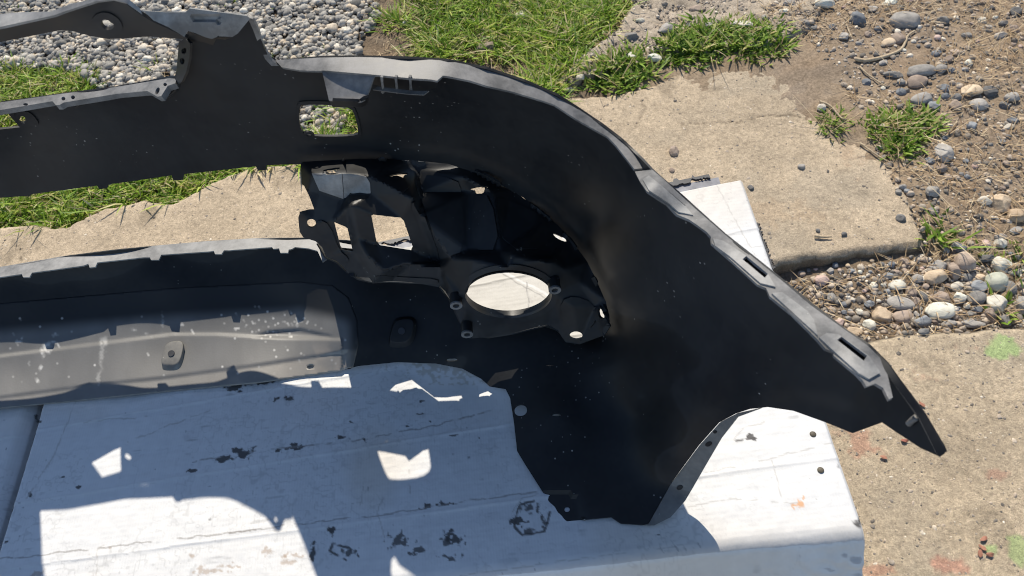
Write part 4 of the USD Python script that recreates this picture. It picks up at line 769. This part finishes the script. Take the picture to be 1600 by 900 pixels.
# fog lamp bezel, clipped inside the opening
BC = [(470, 254, .83, 'y'), (560, 249, .822, 'y'), (640, 249, .818, 'y'), (720, 257, .81, 'y'), (800, 297, .78, 'y'), (870, 350, .74, 'y'), (917, 408, .695, 'y'), (945, 470, .65, 'y'), (958, 510, .615, 'y'), (445, 250, .83, 'y'), (470, 290, .80, 'y'),
      (488, 271, .785, 'y'), (533, 271, .775, 'y'), (577, 275, .775, 'y'), (581, 303, .762, 'y'), (547, 303, .769, 'y'), (537, 312, .766, 'y'), (498, 298, .772, 'y'), (480, 300, .775, 'y'),
      (486, 349, .745, 'y'), (466, 330, .75, 'y'), (465, 372, .745, 'y'), (495, 380, .742, 'y'), (510, 402, .738, 'y'), (540, 425, .735, 'y'), (582, 443, .73, 'y'), (610, 440, .73, 'y'), (522, 347, .745, 'y'), (551, 394, .735, 'y'),
      (549, 322, .741, 'y'), (558, 370, .735, 'y'), (568, 415, .729, 'y'), (579, 335, .739, 'y'), (628, 341, .738, 'y'), (645, 390, .732, 'y'), (590, 383, .733, 'y'), (645, 309, .742, 'y'), (655, 335, .739, 'y'), (684, 408, .730, 'y'), (541, 324, .748, 'y'), (550, 372, .746, 'y'),
      (575, 402, .712, 'y'), (640, 412, .712, 'y'), (687, 418, .705, 'y'), (687, 447, .702, 'y'), (640, 443, .71, 'y'), (600, 425, .70, 'y'),
      (660, 300, .785, 'y'), (650, 262, .812, 'y'), (720, 275, .79, 'y'), (735, 300, .78, 'y'), (733, 392, .705, 'y'), (782, 393, .69, 'y'), (770, 300, .765, 'y'), (850, 345, .74, 'y'), (857, 400, .69, 'y'), (880, 380, .715, 'y'),
      (703, 402, .70, 'y'), (740, 404, .678, 'y'), (800, 397, .668, 'y'), (860, 408, .668, 'y'), (703, 460, .665, 'y'), (727, 459, .655, 'y'), (862, 459, .655, 'y'), (794, 419, .655, 'y'), (794, 500, .655, 'y'), (725, 527, .652, 'y'), (763, 528, .65, 'y'), (857, 508, .645, 'y'),
      (880, 420, .672, 'y'), (905, 440, .67, 'y'), (875, 500, .64, 'y'), (880, 535, .626, 'y'), (905, 538, .62, 'y'), (943, 524, .612, 'y'), (952, 510, .612, 'y'), (895, 480, .645, 'y'), (930, 480, .648, 'y')]
D_bz = facet_depth(BC)
BZ = [(470, 253), (520, 250), (560, 248), (640, 248), (700, 253), (722, 258), (762, 275), (800, 297), (840, 325), (872, 352), (895, 378), (917, 408), (933, 440), (946, 470), (952, 492), (953, 510), (945, 523), (922, 531), (905, 536), (885, 533), (878, 527), (872, 516), (857, 507), (835, 512), (800, 521), (763, 527), (733, 529), (727, 525), (716, 496), (703, 468), (696, 455), (687, 447), (660, 442), (610, 439), (592, 441), (582, 441), (577, 434), (560, 433), (547, 431), (540, 421), (526, 408),
      (510, 402), (503, 386), (493, 377), (474, 371), (468, 362), (466, 340), (469, 331), (484, 327), (491, 327), (483, 306), (475, 290), (471, 288)]
BH = [chaikin([(505, 265), (531, 261), (531, 264), (526, 266), (524, 271), (513, 271), (512, 267), (505, 268)], 1), chaikin([(609, 273), (637, 269), (637, 272), (632, 273), (629, 279), (618, 279), (617, 275), (609, 276)], 1), chaikin([(735, 295), (763, 290), (763, 293), (757, 295), (756, 302), (743, 303), (742, 298), (735, 298)], 1), chaikin([(864, 364), (873, 367), (886, 375), (885, 378), (875, 375), (866, 369)], 1),
      chaikin([(935, 484), (938, 481), (941, 486), (945, 495), (942, 498), (936, 494)], 1), ellipse(900, 524, 10, 6, 20), [(580, 337), (584, 335), (626, 340), (631, 345), (645, 386), (643, 391), (594, 383), (588, 378)], [(522, 347), (539, 354), (543, 357), (551, 391), (550, 394), (533, 390)], ellipse(486.5, 349, 7.3, 6.8, 20), ellipse(794.5, 459.5, 68, 37.5, 56)]
v, f = shell(BZ, D_bz, BH, .0025, 5, 3, None, .009)
bz = obj('fog_lamp_bezel', (v, f), M_bezel, bumper, smooth=28, label='black fog lamp bezel with a round hole and clip slots')
ret = np.array([(496, 380), (509, 402), (526, 409), (541, 423), (560, 436), (582, 441), (610, 440), (640, 441.5), (660, 442), (687, 447), (703, 468), (716, 496), (730, 523), (763, 527), (800, 521), (857, 507), (874, 517), (885, 533), (905, 536), (943, 522)], float)  # unseen closing wall, added to stop sun leaking under the bezel
far = np.array([(500, 383), (512, 393), (528, 394), (543, 395), (558, 396), (580, 398), (604, 400), (632, 402), (660, 406), (688, 424), (708, 452), (724, 485), (742, 508), (765, 511), (800, 509.5), (845, 507), (868, 513.5), (888, 524), (906, 532), (939, 521)], float)
na, nb = [], []
for s in np.linspace(0, 1, 6):
    A_ = CAM + ray(ret) / D_bz(ret)[:, None]; B_ = CAM + ray(far) / D_skin(far)[:, None] + ray(far) * 2e-6; na.append(A_ * (1 - s) + B_ * s)
na = np.vstack(na); i = (np.arange(5)[:, None] * 20 + np.arange(19)[None]).ravel()
obj('bezel_underside', thicken(na, np.vstack([np.stack([i, i + 1, i + 21], 1), np.stack([i, i + 21, i + 20], 1)]), .002), M_bezel, bz, smooth=30)
for pk in ([(487, 271), (503, 270), (511, 273), (524, 273), (534, 271), (537, 311), (499, 298)], [(535, 271), (555, 272), (572, 276), (578, 286), (579, 303), (562, 301), (547, 303), (538, 311)]):  # pale faces painting in the sun that falls through the window
    v, f = shell(pk, D_bz, (), .001, 4, 3, None, .0100); obj('pocket_face', (v, f), M_lip, bz, smooth=30, label='pale face with the sunlight from the window painted in')
for pn, up_ in (([(645, 270), (714, 279), (722, 302), (727, 392), (694, 402), (664, 330)], .016), ([(739, 306), (767, 304), (781, 390), (736, 390)], .018), ([(777, 306), (838, 330), (856, 350), (856, 388), (790, 389), (775, 320)], .016), ([(586, 430), (640, 434), (684, 436), (684, 445), (640, 441), (612, 437), (586, 438)], .014), ([(655, 312), (662, 335), (690, 410), (676, 412), (652, 345), (640, 320)], .017), ([(497, 342), (516, 352), (530, 392), (546, 404), (541, 414), (520, 398), (505, 372), (494, 358)], .013), ([(876, 470), (898, 462), (928, 474), (932, 500), (918, 516), (893, 512), (878, 500)], .016), ([(585, 280), (632, 272), (640, 300), (592, 304)], .015)):
    v, f = shell(chaikin(pn, 1), D_bz, (), .008, 4, 3, None, .0118 if up_ < .0165 else .0135); obj('panel', (v, f), M_bezel, bz, smooth=25)
v, f = shell(ellipse(794.5, 459.5, 78, 46, 64), D_bz, [ellipse(794.5, 459.5, 68, 37.5, 56)], .005, 5, 3, None, .0125); obj('fog_lamp_rim', (v, f), M_bezel, bz, smooth=30)
e1, e2 = ellipse(794.5, 459.5, 68.5, 38, 64), ellipse(794.5, 458.5, 76, 45, 64)
def wall_ring(px, depth, back, front):
    d = ray(px); q = depth(px); P = CAM + d / q[:, None]; n = len(px); i = np.arange(n); j = (i + 1) % n
    A, B = P + np.array([0, back, 0]), P + np.array([0, -front, 0]); c = P.mean(0)
    A2, B2 = c + (A - c) * 1.04, c + (B - c) * 1.04; V = np.vstack([A, B, B2, A2]); Fc = []
    for k in range(4):
        o, p_ = k * n, ((k + 1) % 4) * n; Fc += [np.stack([o + i, o + j, p_ + j], 1), np.stack([o + i, p_ + j, p_ + i], 1)]
    return V, np.vstack(Fc)
obj('fog_lamp_ring', wall_ring(e1, D_bz, .014, .005), M_bezel, bz, smooth=40)
for cx, cy in ((712, 458), (729, 503), (864, 434)):
    p = np.array([[cx, cy - 14], [cx, cy - 1.]]); c = CAM + ray(p[1]) / D_bz(p[1:])[0]
    s = trimesh.creation.cylinder(.0085, .016, sections=20); s.apply_transform(trimesh.transformations.rotation_matrix(math.pi / 2, (1, 0, 0))); s.apply_translation(c + [0, -.014, .002])
    b = obj('screw_boss', s, M_bezel, bz, smooth=40)
    s = trimesh.creation.annulus(.0045, .0085, .003, sections=20); s.apply_transform(trimesh.transformations.rotation_matrix(math.pi / 2, (1, 0, 0))); s.apply_translation(c + [0, -.023, .002]); obj('boss_rim', s, M_flange, bz, smooth=40)
v, f = shell([(925, 482), (937, 477), (948, 500), (946, 507), (936, 508), (930, 500)], D_bz, [chaikin([(934, 483), (939, 480), (943, 487), (947, 496), (942, 500), (935, 495)], 1)], .003, 4, 2.5, None, .012); obj('clip_housing', (v, f), M_bezel, bz, smooth=30)
# ------------------------------------------------------------------ loose stones, twigs, leaves
def stone(px, py, w, h, kind, label, group=None, seed=0, angular=0.0, name='stone', z=None):
    r = np.random.default_rng(seed)
    P = ground_at((px, py + h * .12)) if z is None else at((px, py), z=z)
    depth = (P - CAM) @ R[:, 2]; a = w * depth / F / 2; b = max(h * depth / F / 2 / .84, a * .35); c = b * r.uniform(.62, .85)
    s = trimesh.creation.icosphere(subdivisions=3 if w > 13 else 2); V = np.array(s.vertices)
    if angular:
        for _ in range(7):
            n = r.normal(size=3); n /= np.linalg.norm(n); d = r.uniform(.62, .86); k = V @ n; V = V - np.maximum(k - d, 0)[:, None] * n
        V = V * (1 + (meshkit.fbm(V * 2.2 + seed, 2, 5)[:, None] - .5) * .25)
    else:
        V = np.sign(V) * np.abs(V) ** .92
        V = V * (1 + (meshkit.noise(V * 1.3 + seed * 1.7)[:, None] - .5) * .34) + (meshkit.noise(V * 3 + seed)[:, None] - .5) * .05
    V = V * [a, b, c]
    g = r.uniform(-.35, .35); V = V @ np.array([[math.cos(g), math.sin(g), 0], [-math.sin(g), math.cos(g), 0], [0, 0, 1]]) if abs(w / h - 1) > .2 else V
    base = np.array([P[0], P[1], P[2] + c * .28])
    m_ = usdkit.mesh(stage, free('/World/' + name), (V, np.array(s.faces)), STONE[kind], smooth=True if not angular else 32)
    m_.AddTranslateOp().Set(Gf.Vec3d(*map(float, base)))
    return tag(m_, label, 'stone', group)
# (x, y, width, height, colour, angular, label or '')
BIG = [
 (1413, 32, 46, 27, 'g', 0, 'large smooth grey oval stone at the top, left of the topmost corner stones'), (1337, 31, 28, 27, 'b', .5, 'blue grey blunt stone left of the large grey oval at the top'),
 (1287, 4, 32, 18, 'p', .5, 'big pale stone cut by the top edge of the photo'), (1403, 60, 21, 21, 'r', 0, 'round brownish stone above the long curved twig'), (1389, 66, 23, 15, 't', 0, 'small cream oval stone beside the round brownish one'),
 (1439, 110, 44, 20, 'g', 0, 'grey oval stone, upper of two lying together in the soil'), (1432, 127, 37, 20, 'r', 0, 'pale brown oval stone, lower of two lying together in the soil'), (1440, 154, 36, 19, 'g', 0, 'flat dark grey oval stone just below the stacked pair'),
 (1458, 164, 20, 16, 'b', .5, 'blue grey chipped stone beside the flat oval'), (1517, 141, 33, 21, 't', .6, 'angular tan stone with a flat top among dark stones'), (1546, 143, 24, 20, 'd', .6, 'dark angular stone right of the angular tan one'),
 (1528, 163, 28, 20, 'g', .4, 'grey tapered stone below the angular tan one'), (1492, 165, 20, 18, 'r', .5, 'brown grey broken stone left of the tapered grey one'), (1475, 137, 14, 15, 'b', .7, 'small blue cube like stone by the clump of pebbles'),
 (1473, 238, 29, 30, 'g', .6, 'triangular blue grey stone below the green weed clump'), (1453, 251, 18, 12, 'b', .4, 'small flat stone at the foot of the triangular one'), (1562, 318, 31, 28, 't', .5, 'pointed tan stone right of the tan concrete corner'),
 (1588, 336, 29, 20, 't', 0, 'smooth beige oval stone at the right edge'), (1538, 313, 23, 14, 'p', .5, 'pale flat stone left of the pointed tan one'), (1457, 300, 21, 20, 'g', .4, 'grey stone on the soil beyond the slab corner'),
 (1052, 236, 18, 17, 'r', .4, 'lone grey brown stone casting a shadow on the large slab'), (1050, 266, 8, 8, 'r', 0, 'tiny pebble below the lone stone on the large slab'), (1252, 260, 12, 10, 'g', .3, 'small grey pebble on the middle of the large slab'), (1407, 340, 15, 12, 'd', .4, 'dark pebble near the right corner of the large slab'),
 (1318, 366, 10, 8, 'd', .4, 'dark chip of stone near the front edge of the large slab'), (1278, 360, 7, 7, 'd', .4, 'tiny dark pebble left of the dark chip on the large slab'), (1173, 293, 11, 9, 'd', .4, 'dark pebble touching the far right corner of the white box'),
 (1506, 409, 32, 29, 'r', 0, 'large round brown grey stone at the top of the stone bed'), (1497, 387, 23, 18, 'b', .3, 'blue grey stone behind the large round one'), (1564, 411, 31, 27, 'p', .6, 'rough pale stone at the top right of the stone bed'), (1541, 403, 26, 15, 'd', .4, 'dark flat stone left of the rough pale one'),
 (1465, 416, 31, 20, 'g', .3, 'grey stone left of the large round brown one'), (1488, 424, 22, 27, 'r', .4, 'upright brown stone under the large round one'), (1462, 433, 39, 23, 't', .7, 'large rough tan stone in the stone bed'), (1557, 438, 35, 28, 'n', 0, 'large pale green smooth stone in the stone bed'),
 (1528, 434, 21, 12, 't', 0, 'small tan oval stone left of the pale green one'), (1527, 448, 29, 20, 'b', .3, 'squarish blue grey stone below the small tan oval'), (1577, 449, 21, 20, 'g', 0, 'round grey stone right of the pale green one'), (1510, 433, 16, 13, 'd', 0, 'dark oval pebble beside the rough tan stone'),
 (1525, 466, 29, 20, 'g', 0, 'mottled grey oval stone in the middle of the stone bed'), (1555, 474, 32, 29, 'p', .5, 'rough pale grey stone at the right of the stone bed'), (1498, 463, 22, 17, 'p', .4, 'pale stone between the mottled grey and rough brown ones'), (1468, 463, 29, 18, 'r', .6, 'rough brown stone in the middle of the stone bed'),
 (1441, 462, 12, 18, 'd', 0, 'narrow dark upright pebble by the grey stone'), (1423, 456, 19, 18, 'r', .3, 'brown grey stone under the pale oval'), (1402, 445, 27, 16, 'p', 0, 'pale oval stone lying alone on brown litter'), (1433, 435, 18, 12, 'g', 0, 'small grey oval right of the pale oval stone'),
 (1407, 474, 40, 20, 'g', 0, 'long flat grey stone lying on a brown stone'), (1410, 495, 33, 20, 'r', 0, 'brown oval stone under the long flat grey one'), (1377, 492, 30, 26, 't', .2, 'bright tan rounded stone at the edge of the lower slab'), (1440, 501, 29, 18, 'b', .2, 'blue grey stone at the edge of the lower slab'),
 (1468, 485, 46, 25, 'p', 0, 'large pale elongated stone in front of the stone bed'), (1483, 506, 27, 14, 'g', .3, 'flat grey stone below the large pale elongated one'), (1520, 505, 35, 14, 'g', .3, 'wide flat grey stone on the edge of the lower slab'), (1547, 493, 20, 22, 'r', .4, 'brown upright stone right of the wide flat one'),
 (1569, 500, 18, 19, 'g', .4, 'tilted grey stone left of the dark gap'), (1358, 507, 20, 17, 'p', .3, 'pale stone left of the bright tan one'), (1334, 518, 29, 18, 't', .2, 'beige stone beside the bumper at the corner of the lower slab'), (1310, 504, 21, 13, 'k', .2, 'pinkish stone half hidden behind the bumper edge'),
 (1282, 438, 25, 16, 'k', .6, 'pinkish angular stone near the dark edge of the large slab'), (1443, 518, 18, 9, 'd', 0, 'dark blue flat pebble on the lower slab'), (1594, 478, 18, 34, 'g', .4, 'tall grey stone cut by the right edge'), (1594, 446, 16, 16, 'r', .5, 'brown stone at the right edge above the tall grey one')]
SMALL = [(1318, 57, 17, 14, 'g'), (1300, 42, 11, 10, 'b'), (1272, 44, 15, 10, 'd'), (1372, 45, 13, 9, 'b'), (1380, 98, 18, 8, 'g'), (1395, 117, 30, 11, 'g'), (1407, 128, 15, 11, 'g'), (1407, 143, 17, 14, 'b'), (1470, 108, 21, 16, 'g'), (1472, 97, 15, 9, 'g'), (1482, 92, 15, 11, 'r'), (1490, 82, 18, 12, 'r'), (1463, 83, 17, 10, 'b'),
 (1493, 152, 18, 12, 'd'), (1478, 150, 15, 11, 'b'), (1580, 153, 23, 18, 'g'), (1568, 165, 15, 14, 'd'), (1470, 262, 15, 15, 'r'), (1517, 197, 20, 14, 'b'), (1582, 188, 18, 11, 'b'), (1577, 197, 20, 9, 'p'), (1563, 55, 23, 12, 'g'), (1583, 47, 20, 15, 'r'), (1567, 37, 16, 12, 'd'), (1472, 32, 18, 17, 'd'), (1510, 55, 17, 12, 'g'), (1543, 45, 17, 12, 'g'), (1535, 32, 15, 12, 'p'), (1587, 18, 19, 17, 'd'), (1390, 4, 24, 10, 'p'), (1363, 14, 16, 12, 'g'), (1407, 13, 12, 9, 'd'), (1572, 117, 12, 9, 't'), (1283, 168, 15, 13, 'p'), (1342, 68, 12, 8, 'g'), (1353, 128, 15, 12, 'b'), (1457, 295, 20, 9, 'g'), (1410, 292, 12, 9, 'g'), (1404, 300, 11, 9, 'g'), (1417, 298, 10, 8, 'b'), (1458, 330, 18, 13, 'g'), (1587, 360, 22, 11, 'g'), (1563, 370, 21, 11, 'g'), (1562, 380, 20, 15, 'p'), (1540, 380, 15, 13, 'k'), (1478, 390, 12, 13, 'b'), (1495, 447, 23, 14, 'p'), (1388, 430, 15, 11, 'b'), (1413, 408, 15, 13, 'r'), (1430, 471, 15, 14, 'r'), (1298, 463, 15, 15, 'g'), (1358, 474, 16, 11, 'b'), (1363, 447, 13, 9, 'p'), (1348, 467, 9, 12, 't'), (1343, 487, 14, 12, 'p'), (1297, 423, 12, 10, 'g'), (1377, 413, 10, 10, 'd'), (1527, 482, 15, 12, 'b'), (1515, 490, 12, 9, 'g'), (1461, 503, 12, 8, 'r'), (1431, 490, 12, 9, 'g'), (1575, 420, 14, 10, 'd'), (1590, 425, 14, 10, 'g'), (1545, 457, 13, 8, 'd'), (1510, 478, 12, 9, 'p'), (1480, 447, 11, 9, 'r'), (1447, 447, 12, 9, 'r'), (1386, 455, 10, 9, 'b'), (1389, 463, 9, 7, 'p'), (1312, 440, 10, 8, 'r'), (1330, 452, 9, 7, 't'), (1325, 497, 11, 8, 'g'), (1397, 510, 11, 7, 'r'),
 (1160, 38, 32, 16, 'p'), (1040, 45, 30, 18, 'g'), (985, 57, 30, 14, 'g'), (1022, 90, 24, 14, 'p'), (987, 87, 16, 13, 'p'), (935, 91, 15, 9, 'p'), (907, 121, 15, 10, 'p'), (1000, 32, 15, 10, 'p'), (1078, 40, 14, 9, 'b'), (1108, 38, 14, 10, 'g'), (1195, 27, 13, 10, 'g'), (1225, 18, 16, 10, 'p'), (1090, 14, 26, 12, 'r'), (1232, 5, 20, 12, 'g'), (1258, 35, 15, 10, 'g'), (817, 27, 30, 22, 'p'), (760, 75, 40, 24, 'r'), (742, 35, 15, 12, 'p'), (890, 140, 20, 14, 'g'), (765, 62, 16, 10, 'g'), (633, 36, 12, 9, 'p'), (856, 132, 14, 12, 'd')]
i = 0
for x, y, w, h, kd, ang, lab in BIG:
    i += 1; stone(x, y, w, h, kd, lab, 'stones lying beside the paving', 1000 + i, ang)
word = dict(g='grey', d='dark', b='blue grey', t='tan', p='pale', r='brownish', n='greenish', k='pinkish')
def zone(x, y):
    if x < 880: return 'in the grass behind the bumper'
    if x < 1265 and y < 160: return 'on the broken concrete by the weed strip'
    if y < 170: return 'on bare soil in the upper right corner'
    if y < 385: return 'on bare soil right of the large slab'
    return 'in the stone bed between the two slabs'
for x, y, w, h, kd in SMALL:
    i += 1; stone(x, y, w, h, kd, f'small {word[kd]} stone {zone(x, y)}', f'small {word[kd]} stones {zone(x, y)}', 1000 + i, (.3, .5, .6)[i % 3])
r0 = np.random.default_rng(77)
done = np.array([(s[0], s[1], max(s[2], s[3])) for s in BIG + [q + (0, '') for q in SMALL]], float)
n_ = 0
for reg, cnt in (([(1310, -10), (1610, -10), (1610, 230), (1480, 240), (1480, 170), (1380, 150), (1330, 80)], 42), ([(1480, 200), (1610, 230), (1610, 385), (1470, 390), (1440, 300)], 20), ([(1225, 425), (1440, 395), (1605, 395), (1605, 505), (1340, 515), (1240, 450)], 62)):
    pg = sg.Polygon(reg); x0, y0, x1, y1 = pg.bounds; k = 0; tries = 0
    while k < cnt and tries < 4000:
        tries += 1; x, y = r0.uniform(x0, x1), r0.uniform(y0, y1); w = r0.uniform(6.5, 12)
        if not pg.contains(sg.Point(x, y)) or (np.hypot(done[:, 0] - x, done[:, 1] - y) < .5 * (done[:, 2] + w) + .5).any(): continue
        kd = r0.choice(list('ggddbbrrtpk')); i += 1; k += 1
        stone(x, y, w, w * r0.uniform(.6, .9), kd, f'small {word[kd]} stone {zone(x, y)}', f'small {word[kd]} stones {zone(x, y)}', 1000 + i, (0, .4, .6)[i % 3], name='pebble')
        done = np.vstack([done, (x, y, w)])
def twig(line, r, label, lift=.006):
    L = chaikin_open(np.array(line, float)); P = ground_at(L); P[:, 2] += lift
    v, f = tube(P, np.linspace(r, r * .5, len(P)), 6)
    t = thing('twig', label, 'twig', P[0], 'dry twigs on the ground'); obj_pieces('stem', (v, f), M_twig, len(v), 5, t)
def chaikin_open(L, n=2):
    for _ in range(n):
        a, b = L[:-1], L[1:]; L = np.vstack([L[:1], np.stack([a * .75 + b * .25, a * .25 + b * .75], 1).reshape(-1, 2), L[-1:]])
    return L
twig([(1336, 95), (1350, 98), (1372, 94), (1392, 88), (1408, 80), (1415, 66), (1417, 58), (1428, 51)], .0058, 'long curved dry twig below the large grey stone at upper right')
twig([(1280, 161), (1295, 166), (1306, 178), (1312, 186), (1321, 190)], .0035, 'thin bent stalk on the right part of the large slab')
twig([(1343, 107), (1352, 117), (1368, 128), (1384, 138)], .0028, 'straight thin twig under the long curved one')
twig([(1343, 226), (1362, 240), (1380, 252), (1394, 258)], .003, 'thin twig below the weed clump on the soil')
twig([(1322, 42), (1326, 52), (1330, 62)], .0026, 'short pale twig beside the blue grey stone')
twig([(1478, 215), (1486, 203), (1495, 192)], .0028, 'short twig right of the triangular stone')
twig([(1515, 204), (1530, 210), (1541, 218)], .0024, 'fine twig on soil at the right edge of the weed clump')
twig([(880, 130), (893, 121), (912, 115)], .003, 'dry grass stem by the broken concrete behind the bumper')
twig([(170, 262), (190, 270), (206, 284), (222, 268)], .002, 'dry stem in the grass below the upper bar of the bumper', .03)
twig([(1272, 371), (1285, 373), (1299, 372)], .0042, 'dark short stick near the front edge of the large slab')
def leaf(x, y, s, seed, label):
    r = np.random.default_rng(seed); P = ground_at((x, y)); t = np.linspace(0, 2 * np.pi, 11)[:-1]
    rad = s * (.6 + .4 * r.uniform(.5, 1.2, 10)); a = r.uniform(0, 3.1)
    ring = np.stack([rad * np.cos(t) * 1.3, rad * np.sin(t) * .7, r.uniform(.001, .006, 10)], 1); c, s_ = math.cos(a), math.sin(a)
    ring = ring @ np.array([[c, s_, 0], [-s_, c, 0], [0, 0, 1]]); V = np.vstack([[0, 0, .004], ring]) + P + [0, 0, .002]
    k = np.arange(10); v, f = thicken(V, np.stack([np.zeros(10, int), 1 + k, 1 + (k + 1) % 10], 1), .0006)
    tt = thing('dry_leaf', label, 'leaf', P, 'dry reddish leaves on the lower slab'); obj_pieces('blade', (v, f), M_leaf, len(v), seed, tt)
for q, (x, y, lab) in enumerate([(1536, 843, 'dry red leaf, topmost of the small heap on the lower slab'), (1534, 857, 'dry red leaf in the middle of the small heap'), (1530, 866, 'small red leaf at the left of the small heap'), (1545, 868, 'curled red leaf at the bottom of the small heap'), (1412, 690, 'brown leaf scrap under the tip of the bumper'), (1439, 633, 'tiny red leaf scrap right of the bumper tip'), (1380, 716, 'dark dry scrap on the slab by the white box')]): leaf(x, y, .006, 40 + q, lab)
